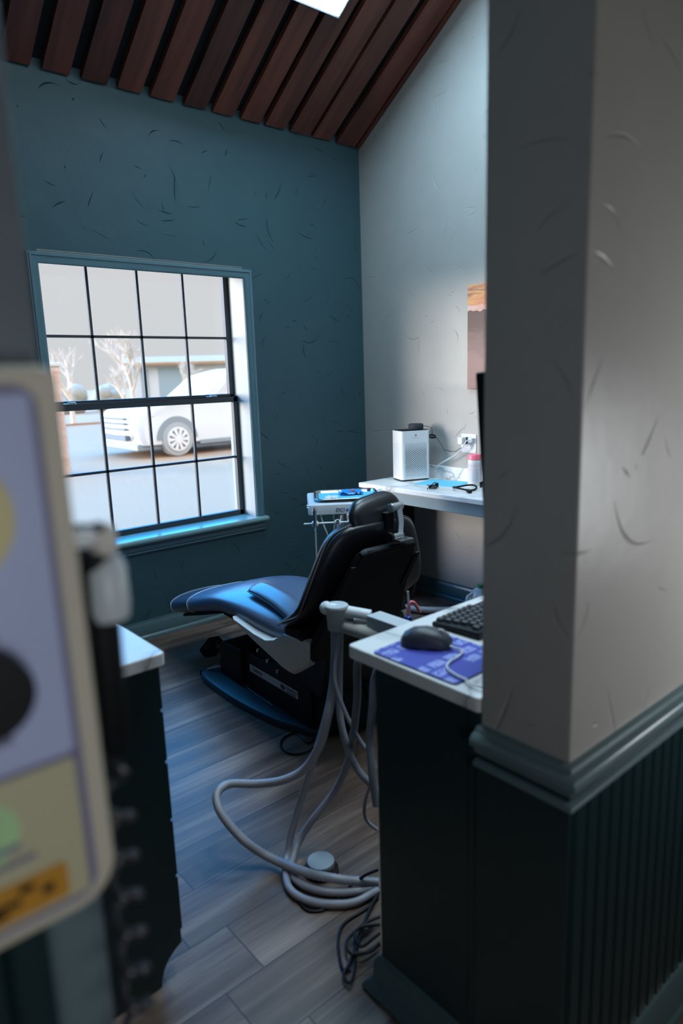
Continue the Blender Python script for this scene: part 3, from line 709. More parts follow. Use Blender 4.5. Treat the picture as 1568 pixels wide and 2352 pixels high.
# outlet
t = thing('wall_outlet', 'white double wall outlet above the backsplash', 'outlet', (XR, 2.667, 1.022))
b = B(); b.loft([[Vector((-x, u*k, v*k)) for u, v in rrect(.116, .114, .008)] for x, k in ((0, 1), (.004, 1), (.006, .97))]); b.build('plate', 'white_plastic', t)
for dy in (.026, -.026):
    for dz in (.021, -.022):
        b = B(); b.lathe([(.0165, 0), (.0165, .0015), (0, .0015)], (-.0058, dy, dz), (-1, 0, 0), 24); r_ = b.build('receptacle', 'white_plastic', t)
        b = B(); b.box((-.0078, dy-.007, dz+.002), (-.0072, dy-.0055, dz+.009)); b.box((-.0078, dy+.0055, dz+.002), (-.0072, dy+.007, dz+.009)); b.cyl((-.0078, dy, dz-.006), (-.0072, dy, dz-.006), .0024, n=12); b.build('slot', 'ink_black', r_)
t = thing('power_adapter', 'white cube power adapter plugged into the wall outlet', 'adapter', (XR-.022, 2.690, 1.040))
b = B(); b.box((-.040, -.020, -.022), (.002, .018, .022)); b.build('cube', 'white_plastic', t, bevel=.006, seg=3)
b = B(); b.box((.002, -.018, -.020), (.0155, .012, .020)); b.build('shoulder', 'black_plastic', t, bevel=.002)
t = thing('purifier_plug', 'white plug with pale cable running down behind the purifier', 'plug', (XR-.0075, 2.641, 1.043))
b = B(); b.box((-.022, -.016, -.016), (0, .016, .014)); b.build('plug_body', 'white_plastic', t, bevel=.005)
b = B(); o_ = Vector((XR-.0075, 2.641, 1.043)); b.tube([Vector(p)-o_ for p in [(3.275, 2.641, 1.045), (3.262, 2.645, 1.046), (3.250, 2.656, 1.030), (3.252, 2.680, .995), (3.258, 2.74, .950), (3.262, 2.82, .908), (3.268, 2.90, .868), (3.271, 2.925, .84), (3.270, 2.93, .80)]], .0032); b.build('cable', 'white_plastic', t)
# picture
t = thing('picture', 'sunset mountain canvas picture hanging on the right wall', 'picture', (XR, 2.665, 1.349))
b = B(); b.box((-.022, -.62, 0), (-.0005, 0, .592)); b.build('canvas', 'sunset_print', t, bevel=.002)
# things on the counter
t = thing('paper_sheet', 'pale blue paper sheet lying on the wall counter', 'paper', (3.150, 2.745, CZ+.0004), R(12))
b = B(); b.loft([[Vector((u, v, z)) for u, v in ((-.11, -.14), (.105, -.14), (.105, .14), (-.11, .14))] for z in (0, .0012)]); b.build('sheet', 'blue_paper', t)
t = thing('wipes_bottle', 'white bottle with a pink cap on the wall counter', 'bottle', (3.205, 2.545, CZ+.002))
b = B(); b.lathe([(.036, 0), (.040, .004), (.040, .148), (.038, .153), (0, .153)], n=40); b.build('body', 'white_plastic', t)
b = B(); b.lathe([(.0402, .018), (.0405, .018), (.0405, .138), (.0402, .138)], n=40, cap=False); lb = b.build('wrapper', 'label_paper', t)
b = B()
for z, h in ((.118, .0016), (.094, .0014)): b.lathe([(.0407, z), (.0407, z+h)], n=40, cap=False)
b.build('label_stripe', 'pink_plastic', lb)
b = B()
for k in range(9):
    z = .030 + k*.0068
    for a0 in (R(195), R(228), R(262)):
        b.loft([[Vector((.0407*math.cos(a0+da), .0407*math.sin(a0+da), zz)) for zz in (z, z+.0016)] for da in [R(v) for v in range(0, 23, 4)]], cap=False, closed=False)
b.build('label_lines', 'label_violet', lb, fix=False)
b = B(); b.lathe([(.0405, .153), (.0405, .178), (.037, .184), (0, .184)], n=40); b.build('cap', 'pink_cap', t)
def glasses(loc, rz, label, fold=True):
    t = thing('safety_glasses', label, 'glasses', loc, rz, 'dark glasses on the wall counter')
    for s_ in (-1, 1):
        b = B(); n = 12; rings = []
        for i in range(n+1):
            a = R(-12 + s_*(8+62*i/n) + 12); x = .064*math.sin(a)*1.0; y = -.064*math.cos(a)+.03
            hh = .020*(1-.35*abs(i/n-.4)); rings.append([Vector((x, y, .026-hh)), Vector((x*1.02, y-.002, .026-hh)), Vector((x*1.02, y-.002, .026+hh*.8)), Vector((x, y, .026+hh*.8))])
        b.loft(rings); b.build('lens', 'dark_lens', t)
    b = B()
    b.tube([(.064*math.sin(R(a)), -.066*math.cos(R(a))+.03, .043-.00004*a*a*.08) for a in range(-72, 73, 12)], .0026, 8)
    for s_ in (-1, 1): b.tube([(.064*s_*math.sin(R(a)), -.066*math.cos(R(a))+.03, .005+.0005*a) for a in range(8, 72, 12)], .0016, 8)
    b.build('frame', 'black_satin', t)
    for s_ in (-1, 1):
        b = B(); b.tube([(s_*.062, .010, .042), (s_*.058, .05 if not fold else .020, .034), (s_*(-.02 if fold else .056), .095 if not fold else .030, .012), (s_*(-.045 if fold else .05), .125 if not fold else .026, .004)], .0028, 8); b.build('temple', 'black_satin', t)
    return t
g = glasses((2.945, 2.640, CZ+.001), R(20), 'folded black safety glasses on the counter in front of the purifier')
for s_ in g.children: pass
g.scale = (.80, .80, .80)
glasses((3.150, 2.395, CZ+.001), R(150), 'dark tinted safety glasses by the pink-capped bottle, cut off by the grey wall')
t = thing('strap_glasses', 'black glasses with a round retaining strap on the counter', 'glasses', (3.035, 2.475, CZ+.001), R(-38))
b = B(); b.tube([(.062*math.cos(2*PI*i/12)*1.05, .072*math.sin(2*PI*i/12)+.02, .012+.006*math.sin(4*PI*i/12+.6)) for i in range(12)], .0055, 10, closed=True); b.build('strap', 'black_plastic', t)
b = B(); b.loft([[Vector((x, y, z)) for x, z in ((-.012, .002), (.012, .002), (.010, .016), (-.010, .016))] for y in (-.115, -.052)]); b.build('lens_holder', 'black_satin', t, bevel=.003)
b = B(); b.tube([(.05, .07, .016), (.07, .11, .010), (.09, .17, .003)], .0022); b.build('temple', 'black_satin', t)

# jug on the floor under the counter and a corrugated hose
t = thing('plastic_jug', 'milky plastic jug with a green cap on the floor under the counter', 'jug', (3.125, 2.43, 0.001))
b = B(); b.lathe([(.062, 0), (.070, .006), (.070, .130), (.066, .155), (.048, .178), (.024, .192), (.020, .200), (0, .200)], n=36); b.build('body', 'milky_plastic', t)
b = B(); b.lathe([(.021, .194), (.023, .196), (.023, .216), (.020, .219), (0, .219)], n=28); b.build('cap', 'green_cap', t)
b = B(); b.tube([(-.05, .02, .165), (-.085, .03, .150), (-.092, .03, .10), (-.070, .02, .07)], .010, 10); b.build('handle', 'milky_plastic', t)
b = B(); b.tube([(2.30, 3.16, .026), (2.62, 3.03, .026), (2.86, 2.90, .026), (2.95, 2.74, .026), (3.06, 2.615, .026), (3.20, 2.50, .026), (3.24, 2.30, .026)], .024, 14, sub=26, ribs=.16)
tag(b.build('corrugated_hose', 'hose_grey', ang=70), 'grey corrugated hose lying on the floor behind the chair', 'hose')

# ------------------------------------------------------------------ ceiling light panel
lu = Vector((1, 0, 0)); lv = Vector((0, -1, SL)).normalized(); ln = lu.cross(lv).normalized()   # along x, up the slope, ln
if ln.z > 0: ln = -ln
LC = Vector((2.604, 2.985, zc(2.985)))
def light_panel(loc, label, m='led_white_fill'):
    t = thing('ceiling_light', label, 'light', loc)
    def lp(u, v, w): return lu*u + lv*v + ln*w
    b = B(); b.prism([(-.60, -.0), (0, 0), (0, .60), (-.60, .60)], 0.001, .045, lp); b.build('frame', 'white_plastic', t, bevel=.002)
    b = B(); b.prism([(-.588, .012), (-.012, .012), (-.012, .588), (-.588, .588)], .0452, .047, lp); b.build('diffuser', m, t)
light_panel(LC, 'bright square light panel on the slatted wood ceiling, cut by the top edge', 'led_white')
light_panel(Vector((1.75, 1.40, zc(1.40))), 'added out-of-view fill panel higher up the slatted ceiling, above the desk')  # fill panel added out of view to brighten desk and floor
light_panel(Vector((2.90, 1.40, zc(1.40))), 'another added out-of-view fill panel higher up the slatted ceiling, by the right wall')  # also added out of view, as overhead fill for the room
HOSES = {
  'A': (0.0135, [(1.201, 1.45, 0.709), (1.192, 1.45, 0.617), (1.171, 1.45, 0.528), (1.151, 1.45, 0.466), (1.135, 1.47, 0.38), (1.112, 1.52, 0.289), (1.072, 1.58, 0.24), (1.027, 1.66, 0.21), (0.969, 1.72, 0.208), (0.927, 1.72, 0.205), (0.905, 1.7, 0.19), (0.901, 1.66, 0.158), (0.932, 1.6, 0.093), (0.989, 1.55, 0.032), (1.023, 1.422, 0.04), (1.078, 1.331, 0.04), (1.162, 1.26, 0.025)]),
  'B': (0.011, [(1.197, 1.46, 0.707), (1.186, 1.46, 0.575), (1.165, 1.47, 0.467), (1.146, 1.5, 0.349), (1.116, 1.53, 0.217), (1.077, 1.55, 0.091), (1.047, 1.542, 0.013), (0.993, 1.477, 0.013), (0.968, 1.418, 0.013), (0.979, 1.356, 0.013), (1.014, 1.304, 0.013), (1.073, 1.26, 0.013), (1.15, 1.249, 0.013)]),
  'Cc': (0.011, [(1.163, 1.32, 0.68), (1.173, 1.34, 0.566), (1.191, 1.38, 0.437), (1.201, 1.42, 0.325), (1.195, 1.48, 0.198), (1.137, 1.52, 0.108), (1.098, 1.54, 0.048), (1.053, 1.523, 0.013), (1.008, 1.463, 0.013), (1.008, 1.404, 0.013), (1.04, 1.344, 0.013), (1.094, 1.294, 0.013), (1.156, 1.255, 0.013)]),
  'D': (0.0105, [(1.201, 1.44, 0.712), (1.192, 1.44, 0.58), (1.182, 1.43, 0.476), (1.178, 1.4, 0.392), (1.182, 1.36, 0.331), (1.196, 1.32, 0.295), (1.204, 1.3, 0.28)]),
  'E': (0.006, [(1.193, 1.44, 0.701), (1.167, 1.43, 0.591), (1.174, 1.4, 0.504), (1.186, 1.36, 0.433), (1.199, 1.32, 0.383), (1.199, 1.3, 0.351)]),
  'F': (0.011, [(1.208, 1.3, 0.634), (1.194, 1.3, 0.547), (1.18, 1.3, 0.447), (1.166, 1.28, 0.368), (1.162, 1.26, 0.271)]),
  'G': (0.005, [(1.191, 1.3, 0.32), (1.199, 1.34, 0.249), (1.205, 1.36, 0.186), (1.214, 1.36, 0.146), (1.228, 1.33, 0.124)]),
  'CB': (0.004, [(1.154, 1.25, 0.077), (1.125, 1.28, 0.054), (1.1, 1.319, 0.006), (1.035, 1.3, 0.006)]),
}
CABLES = {
  'loop': [(1.577, 2.03), (1.526, 2.032), (1.536, 2.118), (1.499, 2.134), (1.455, 2.114), (1.427, 2.072), (1.425, 2.015), (1.465, 1.982), (1.518, 1.985), (1.581, 2.002)],
  'c1': [(1.137, 1.235), (1.085, 1.229), (1.024, 1.232), (0.989, 1.224), (0.956, 1.196), (0.924, 1.152), (0.909, 1.121), (0.923, 1.109)],
  'c2': [(1.15, 1.245), (1.088, 1.215), (1.006, 1.169), (0.959, 1.138), (0.923, 1.117), (0.898, 1.106), (0.888, 1.085), (0.896, 1.078), (0.921, 1.094), (0.963, 1.133), (1.01, 1.165), (1.06, 1.168)],
  'c3': [(1.081, 1.169), (1.038, 1.179), (0.98, 1.174), (0.954, 1.161), (0.944, 1.133), (0.968, 1.111), (1.017, 1.103)],
  'c4': [(1.056, 1.143), (1.015, 1.17), (0.984, 1.161), (0.973, 1.124), (1.016, 1.122), (1.036, 1.122)],
  'c5': [(0.935, 1.115), (0.972, 1.09), (1.007, 1.093)],
  'under': [(0.99, 1.465), (0.973, 1.41), (0.961, 1.344), (0.982, 1.313), (1.019, 1.3)],
}
HEADCABLE = [(2.37, 2.5, 0.775), (2.407, 2.46, 0.768), (2.45, 2.45, 0.731), (2.497, 2.45, 0.684), (2.555, 2.46, 0.585), (2.614, 2.48, 0.45), (2.665, 2.52, 0.332), (2.715, 2.62, 0.183), (2.62, 2.8, 0.012)]

# ------------------------------------------------------------------ the treatment chair
ch = thing('dental_chair', 'black leather dental treatment chair standing below the window', 'dental chair', (1.695, 2.35, 0), R(-3))
# base
b = B(); pl = [(-.17, .56), (.19, .56), (.235, .52), (.26, .30), (.26, -.10), (.235, -.28), (.14, -.35), (-.10, -.31), (-.155, -.235), (-.20, -.10), (-.232, .12), (-.240, .30), (-.235, .47), (-.205, .55)]
pl = [tuple(p)[:2] for p in spline([Vector((x, y, 0)) for x, y in pl], 4, True)]
b.loft([[Vector((x*k, y*k + (1-k)*.1, z)) for x, y in pl] for z, k in ((0, 1), (.022, 1.), (.030, .985), (.034, .96))]); b.build('base_plate', 'base_blue_black', ch)
def hull(prof, x0, x1, name, m, bevel=.006, parent=ch):
    bb = B(); bb.prism(prof, x0, x1, lambda u, v, w: Vector((w, u, v))); return bb.build(name, m, parent, bevel=bevel)
bd = hull([(-.30, .034), (.44, .034), (.44, .105), (.425, .115), (.425, .185), (.40, .20), (.10, .215), (-.22, .27), (-.30, .25)], -.128, .16, 'base_body', 'black_plastic')
hull([(.235, .034), (.452, .034), (.452, .112), (.438, .120), (.438, .196), (.405, .212), (.235, .222)], -.150, .17, 'base_front_cover', 'black_satin', .008)
b = B(); b.tube([(-.138, .23, .05), (-.139, .20, .040), (-.142, .14, .037), (-.143, -.02, .037)], .005, 8); b.build('trim_lip', 'base_blue_black', ch)
b = B(); b.loft([[Vector((x, y, z)) for x, y in ((-.118, -.215), (-.115, -.36), (.05, -.42), (.22, -.40), (.275, -.30), (.27, -.12), (.0, -.10))] for z in (.036, .13)] + [[Vector((x, y, z)) for x, y in ((-.112, -.21), (-.108, -.31), (.05, -.36), (.20, -.35), (.25, -.27), (.25, -.12), (.0, -.10))] for z in (.235,)]); b.build('rear_cover', 'black_plastic', ch, bevel=.008)
Mr = basis((.085, -.395, .165), (.98, -.04, 0), (.0, .47, .88))
b = B(); b.box((-.005, -.03, 0), (.075, .035, .010), Mr); sp = b.build('switch_panel', 'black_satin', ch, bevel=.003)
b = B()
for i, (x, y) in enumerate(((.018, .012), (.018, -.004), (.044, .008), (.044, -.010))): b.box((x, y, .010), (x+.010, y+.010, .0135), Mr)
b.build('switch', 'cap_grey', sp)
# data strip on the near side of the base
Ml = basis((-.1295, .185, .128), (0, -1, .015), (0, .0, 1))
b = B(); b.box((0, 0, .000), (.395, .036, .003), Ml); st = b.build('name_strip', 'label_silver', ch, bevel=.001)
text_mesh('lettering', 'Celebrity', .030, Ml @ Matrix.Translation((.022, .011, .0033)), 'ink_black', st, shear=.35, width=.085)
text_mesh('lettering', 'Healthco', .022, Ml @ Matrix.Translation((.305, .017, .0033)), 'ink_black', st, shear=.1, width=.082)
text_mesh('lettering', 'International', .0125, Ml @ Matrix.Translation((.307, .0055, .0033)), 'ink_black', st, shear=.1, width=.074)
b = B()
for lo, hi in (((.270, .005, .003), (.278, .031, .0038)), ((.284, .005, .003), (.292, .031, .0038)), ((.263, .014, .003), (.299, .022, .0038))): b.box(lo, hi, Ml)
b.build('emblem', 'ink_black', st)
# foot switch in front of the base
b = B(); b.cyl((-.02, .44, .12), (-.06, .60, .075), .012); b.build('switch_arm', 'black_plastic', ch)
b = B(); Mf = Matrix.Translation((-.085, .66, .088)) @ Euler((R(-20), R(-24), R(25))).to_matrix().to_4x4(); b.box((-.05, -.045, -.030), (.05, .045, .030), Mf); fs = b.build('foot_switch', 'black_satin', ch, bevel=.010, seg=3)
b = B(); b.cyl(Mf @ Vector((.0, -.045, -.004)), Mf @ Vector((0, -.048, -.004)), .014); b.build('switch_badge', 'keys_grey', fs)
b = B(); b.tube([(-.13, .46, .06), (-.17, .50, .05), (-.175, .54, .03), (-.14, .58, .012), (-.09, .60, .010)], .006); b.build('foot_switch_cable', 'hose_grey', ch)
# lift column and seat frame
b = B(); b.hexa([(-.11, -.22, .2), (.13, -.22, .2), (.13, .14, .2), (-.11, .14, .2), (-.15, -.36, .45), (.17, -.36, .45), (.17, .0, .42), (-.15, .0, .42)]); b.build('lift_arm', 'black_plastic', ch, bevel=.006)
b = B(); b.box((-.19, -.36, .385), (.20, .30, .425)); b.build('seat_frame', 'black_plastic', ch, bevel=.006)
for y, z in ((.10, .262), (.02, .238), (-.06, .215)):
    b = B(); b.cyl((-.136, y, z), (-.126, y, z), .003, n=12); b.cyl((-.136, y, z-.013), (-.136, y, z+.003), .0038, n=12); b.build('pin', 'arm_grey', ch)
# seat and leg rest: one upholstered piece
def ring(y, zt, hw, th, tdir, n=28, e=.62, dome=.012, flat=.35):
    t_ = Vector((0, tdir[0], tdir[1])).normalized(); nn = Vector((0, -t_.z, t_.y))
    out = []
    for i in range(n):
        a = 2*PI*i/n; c, s_ = math.cos(a), math.sin(a)
        x = hw*math.copysign(abs(c)**e, c); w = th*math.copysign(abs(s_)**e, s_)
        if s_ > 0: w += dome*(1-(x/hw)**2)
        out.append(Vector((x, y, zt-th)) + nn*w)
    return out
prof = [(-.345, .490, .150, .038), (-.325, .500, .190, .050), (-.26, .512, .222, .060), (-.14, .520, .236, .062), (.0, .526, .240, .060), (.13, .524, .240, .058), (.25, .513, .236, .056), (.36, .486, .230, .054), (.48, .446, .222, .052), (.60, .408, .214, .050), (.74, .366, .208, .049), (.86, .330, .202, .048), (.915, .312, .194, .045), (.940, .300, .176, .036), (.948, .292, .15, .022)]
rings = []
for i, (y, zt, hw, th) in enumerate(prof):
    a_ = prof[max(i-1, 0)]; c_ = prof[min(i+1, len(prof)-1)]
    rings.append(ring(y, zt, hw, th, (c_[0]-a_[0], c_[1]-a_[1]) if 2 < i < 12 else ((1, 0) if i <= 2 else (1, -.30))))
b = B(); b.loft(rings); seat = b.build('seat_upholstery', 'blue_black_leather', ch, subd=1)
# seams and clear protective sleeve on the foot end
def seam(y0, lo=-8, hi=9, m='piping_tan', skew=0., up=.0015, r=.0022, name='seam'):
    out = []
    n = 28
    for i in range(lo, hi+8):
        pass
    def at(y):
        for k in range(len(prof)-1):
            if prof[k][0] <= y <= prof[k+1][0]:
                f = (y-prof[k][0])/(prof[k+1][0]-prof[k][0]); return [prof[k][j]*(1-f)+prof[k+1][j]*f for j in range(4)]
    pts = []
    for i in range(29):
        a = R(-40 + 260*i/28); yy = y0 + skew*math.cos(a)
        p = at(yy); p2 = at(yy+.03) or p
        pts.append(ring(p[0], p[1], p[2]+up, p[3]+up, (.03, p2[1]-p[1]), n=2*PI/max(1e-6, 1) and 72)[int(round((a % (2*PI))/(2*PI)*72)) % 72])
    bb = B(); bb.tube(pts, r, 6, sub=2); return bb.build(name, m, seat)
seam(.885, m='milky_plastic', r=.0028, skew=.012)
seam(.64, m='milky_plastic', r=.0022)
sl = []
for y in (.645, .70, .76, .82, .88):
    for k in range(len(prof)-1):
        if prof[k][0] <= y <= prof[k+1][0]:
            f = (y-prof[k][0])/(prof[k+1][0]-prof[k][0]); p = [prof[k][j]*(1-f)+prof[k+1][j]*f for j in range(4)]
            sl.append(ring(y, p[1]+.003, p[2]+.004, p[3]+.004, (.12, -.04)))
b = B(); b.loft(sl, cap=False); b.build('protective_sleeve', 'clear_plastic', seat, subd=1)
b = B(); b.loft([[Vector((x, y, z)) for x, z in ((-.17, zz-.012), (.17, zz-.012), (.17, zz+.004), (-.17, zz+.004))] for y, zz in ((-.05, .415), (.30, .40), (.62, .302), (.80, .25))]); b.build('leg_rest_frame', 'black_plastic', ch, bevel=.004)
# arm sling pad lying along the near side of the seat
pp = [(.105, .553, -.135, .030, .006), (.085, .566, -.136, .038, .013), (.02, .575, -.138, .042, .016), (-.10, .572, -.140, .045, .018), (-.20, .562, -.146, .048, .019), (-.28, .548, -.155, .048, .020), (-.34, .535, -.165, .040, .016)]
rr = []
for y, z, x, hw, th in pp:
    r_ = ring(y, z, hw, th, (1, 0), n=20, e=.6, dome=.004)
    rr.append([Vector((x + (p.x)*.94 - (p.z-z+th)*.3, p.y, p.z + p.x*.34)) for p in r_])
b = B(); b.loft(rr); ap = b.build('arm_pad', 'blue_black_leather', ch, subd=1)
b = B(); b.tube([r_[10]+Vector((0, 0, .002)) for r_ in rr], .0025, 6); b.build('piping', 'black_leather', ap)
# white plastic side shrouds
sp_ = [(.085, .452), (.04, .448), (-.10, .432), (-.20, .430), (-.27, .452), (-.345, .500), (-.44, .505), (-.475, .50), (-.495, .455), (-.475, .405), (-.385, .345), (-.33, .348), (-.10, .398), (.06, .438)]
for sx_, nm in ((-1, 'side_shroud'), (1, 'side_shroud')):
    bb = B(); xo, xi = sx_*.268, sx_*.222
    def sc(p, k): return [(-.2+(u+.2)*k, .43+(v-.43)*k) for u, v in p]
    bb.loft([[Vector((x, u, v)) for u, v in q] for x, q in ((xi, sp_), (xo-sx_*.012, sp_), (xo, sc(sp_, .90)))])
    bb.build(nm, 'warm_white_plastic', ch, bevel=.003)
# backrest
E_ = [(.510, .245, -.285, .14), (.526, .270, -.305, .14), (.558, .284, -.370, .11), (.610, .287, -.475, .048), (.660, .286, -.510, .036), (.745, .262, -.535, .040), (.830, .228, -.548, .052), (.880, .205, -.556, .056), (.910, .178, -.566, .050), (.928, .135, -.578, .040), (.934, .10, -.583, .025)]
def half(z, hw, ye, amt, sgn, n=20, e=.75):
    pts = []
    for i in range(n+1):
        a = PI*i/n; pts.append(Vector((hw*math.cos(a), ye + sgn*amt*math.sin(a)**e, z)))
    return pts
fr = [half(z, hw, ye, (.10 if z > .56 else .05)*(1 - .25*max(0, (z-.8)/.13)), 1) + [Vector((hw*math.cos(PI*(20-i)/20)*.9, ye-.005, z)) for i in range(1, 20)] for z, hw, ye, dp in E_]
b = B(); b.loft(fr); bu = b.build('backrest_upholstery', 'black_leather', ch, subd=1)
re = [half(z, hw-.002, ye-.004, dp, -1, e=.85) + [Vector((hw*math.cos(PI*(20-i)/20)*.9, ye, z)) for i in range(1, 20)] for z, hw, ye, dp in E_]
b = B(); b.loft(re); bs = b.build('backrest_shell', 'black_leather', ch, subd=1)
b = B(); b.tube([(-hw-.001, ye, z) for z, hw, ye, dp in E_] + [(hw+.001, ye, z) for z, hw, ye, dp in reversed(E_)], .0026, 8, sub=4); b.build('piping', 'piping_tan', bu)
# flat rear board with rolled top
up_ = Vector((0, -.155, .40)).normalized(); nb = Vector((0, -up_.z, up_.y)); o_ = Vector((0, -.462, .42))
bo = [(-.250, .02), (-.262, .10), (-.245, .16), (-.215, .26), (-.175, .38), (-.155, .435), (-.140, .462), (-.11, .476), (.09, .476), (.118, .462), (.125, .43), (.13, .30), (.155, .10), (.16, .0)]
b = B(); b.prism([(u-.00, v) for u, v in bo], .0, .030, lambda u, v, w: o_ + Vector((u, 0, 0)) + up_*v + nb*(w + .008)); b.build('back_board', 'black_satin', ch, bevel=.010, seg=3)
b = B(); b.tube([o_+Vector((x, 0, 0))+up_*(.466-abs(x)*.05)+nb*.030 for x in (-.138, -.10, -.04, .02, .08, .112)], .013, 14); b.build('back_board_roll', 'black_satin', ch)
for x in (-.185, .118):
    b = B(); b.hexa([o_+Vector((x+dx, 0, 0))+up_*v+nb*w for w in (.036, .042) for dx, v in ((-.026, .29), (.0, .29), (.030, .425), (.010, .425))]); b.build('rear_strap', 'black_plastic', ch)
# hinge cover and back support
b = B(); b.loft([[Vector((x, y, z)) for y, z in ((-.335, .480), (-.34, .525), (-.43, .54), (-.46, .50), (-.42, .462), (-.35, .468))] for x in (-.262, -.15)]); b.build('hinge_cover', 'black_plastic', ch, bevel=.006)
b = B(); b.loft([[Vector((x, y, z)) for y, z in ((-.335, .480), (-.34, .525), (-.43, .54), (-.46, .50), (-.42, .462), (-.35, .468))] for x in (.15, .262)]); b.build('hinge_cover', 'black_plastic', ch, bevel=.006)
b = B(); b.hexa([(-.13, -.38, .20), (.15, -.38, .20), (.15, -.16, .20), (-.13, -.16, .20), (-.20, -.545, .52), (.16, -.545, .52), (.16, -.36, .52), (-.20, -.36, .52)]); b.build('back_support', 'black_plastic', ch, bevel=.008)
# headrest
hr = B(); rings = []
hcen = Vector((.000, -.560, .962))
for i in range(9):
    u = -1 + 2*i/8; k = max(0., 1-abs(u)**4.5)**.5; k = max(k, .30)
    x = u*.118
    hh = .062*k; th = .036*k
    rings.append([hcen + Vector((x, th*math.copysign(abs(math.cos(a))**.8, math.cos(a)) - .020*(u*u) + hh*math.sin(a)*.30 - (.10-abs(x))*.10, hh*math.copysign(abs(math.sin(a))**.85, math.sin(a)) + x*.14)) for a in [2*PI*j/20 for j in range(20)]])
hr.loft(rings); hd = hr.build('headrest_pad', 'black_leather', ch, subd=1)
b = B(); b.box((-.022, -.030, -.055), (.018, .0, .01), Matrix.Translation((.030, -.60, .955))); b.build('headrest_plate', 'black_plastic', hd, bevel=.006)
b = B(); b.cyl((.010, -.650, .985), (.068, -.640, .985), .0165, n=28); hk = b.build('headrest_knuckle', 'chrome', ch, bevel=.002)
b = B(); b.cyl((.0095, -.650, .985), (.0065, -.6505, .985), .0145, n=28); b.build('knuckle_cap', 'steel', hk)
b = B(); b.loft([[p + Vector((dx, dy, 0)) for dx, dy in ((-.013, -.007), (.013, -.007), (.013, .007), (-.013, .007))] for p in (Vector((.046, -.652, .985)), Vector((.045, -.662, .93)), Vector((.034, -.668, .885)))]); b.build('headrest_arm', 'chrome', ch, bevel=.003)
b = B(); b.cyl((-.008, -.672, .885), (.050, -.662, .885), .0135, n=24); b.build('lower_knuckle', 'chrome', ch, bevel=.002)
b = B(); b.cyl((-.022, -.674, .887), (-.007, -.671, .887), .018, n=20); b.build('lock_knob', 'black_plastic', ch, bevel=.003)
b = B(); b.box((.010, -.700, .868), (.075, -.655, .874)); b.build('slot_plate', 'steel', ch, bevel=.001)

# ------------------------------------------------------------------ delivery unit with instrument tray
dl = thing('delivery_unit', 'white instrument delivery unit on a post behind the dental chair', 'dental unit', (2.05, 2.67, 0), math.atan2(-.6, .8))
b = B(); b.prism([(0, .0), (.0, .775-.775), ], 0, 1, lambda u, v, w: Vector((0, 0, 0))) if False else None
b = B(); b.loft([[Vector((x, y, z)) for x, y in rrect(.43, .38, .015, 4, .215, .19)] if z < .815 else [Vector((x, y, z)) for x, y in rrect(.424, .374, .015, 4, .215, .19)] for z in (.768, .813, .820)]); hd = b.build('head', 'white_plastic', dl, bevel=.003)
Mt = basis((.135, -.0012, .7815), (1, 0, 0), (0, 0, 1)); text_mesh('lettering', 'DCI e', .026, Mt, 'ink_blue', hd, shear=.2, width=.064, ext=.0006)
for k in range(2):
    b = B(); b.cyl((-.006, .06+.06*k, .795), (.001, .06+.06*k, .795), .006, n=14); b.build('port', 'steel', hd)
b = B(); b.cyl((.20, .16, .05), (.20, .16, .768), .022); b.build('post', 'arm_grey', dl)
b = B(); b.cyl((.165, .10, .42), (.165, .10, .768), .009); b.cyl((.185, .08, .42), (.185, .08, .768), .008); b.build('supply_tube', 'hose_grey', dl)
b = B(); b.lathe([(.20, 0), (.20, .02), (.18, .045), (.03, .06), (0, .06)], (.20, .16, 0)); b.build('foot', 'base_blue_black', dl)
b = B(); b.tube([(-.022, -.03, .732), (.24, -.03, .734)], .0048, smooth=False); b.sphere((-.022, -.03, .732), .0055, 10); b.build('holder_bar', 'white_plastic', dl)
b = B(); b.hexa([(.19, -.02, .74), (.24, -.02, .74), (.24, .03, .74), (.19, .03, .74), (.19, -.02, .768), (.24, -.02, .768), (.24, .03, .768), (.19, .03, .768)]); b.build('bar_mount', 'white_plastic', dl, bevel=.003)
for u in (.030, .142, .205):
    b = B(); b.sphere((u, -.030, .731), .0195 if u < .2 else .017, 18, (1, .8, .95)); b.build('instrument_holder', 'white_plastic', dl)
du, dv = Vector((.8, -.6, 0)), Vector((.6, .8, 0)); dO = Vector((2.05, 2.67, 0))
def dp(u, v, z): return dO + du*u + dv*v + Vector((0, 0, z))
def instrument(u, label, cab):
    t = thing('dental_handpiece', label, 'handpiece', dp(u, -.052, .70), math.atan2(-.6, .8), 'instruments on the holder bar')
    b = B(); b.lathe([(.0055, .0), (.0075, .006), (.0085, .03), (.0085, .085), (.0095, .092), (.0095, .110), (.007, .116), (0, .116)] if u < .1 else [(.005, 0), (.008, .006), (.008, .05), (0, .052)], n=20); b.build('body', 'chrome', t)
    b = B(); b.tube(cab, .0042, 10); b.build('hose', 'panel_beige', t)
instrument(.030, 'tall chrome handpiece at the left end of the white holder bar', [(0, 0, 0), (.0, .0, -.05), (.001, .004, -.16), (.004, .02, -.30), (.02, .06, -.42), (.06, .10, -.50)])
instrument(.142, 'short chrome handpiece in the middle holder of the white bar', [(0, 0, 0), (.0, .004, -.05), (-.012, .01, -.12), (-.02, .03, -.25), (.02, .09, -.40)])
b = B(); b.tube([(.06, .02, .77), (.075, .0, .71), (.10, -.01, .645), (.13, .02, .55), (.16, .06, .44)], .0042); b.tube([(.125, .03, .77), (.128, .03, .70), (.122, .02, .60), (.14, .05, .45)], .0045); b.tube([(.165, .02, .77), (.16, -.01, .745), (.15, -.02, .70)], .004); b.build('instrument_hose', 'panel_beige', dl)
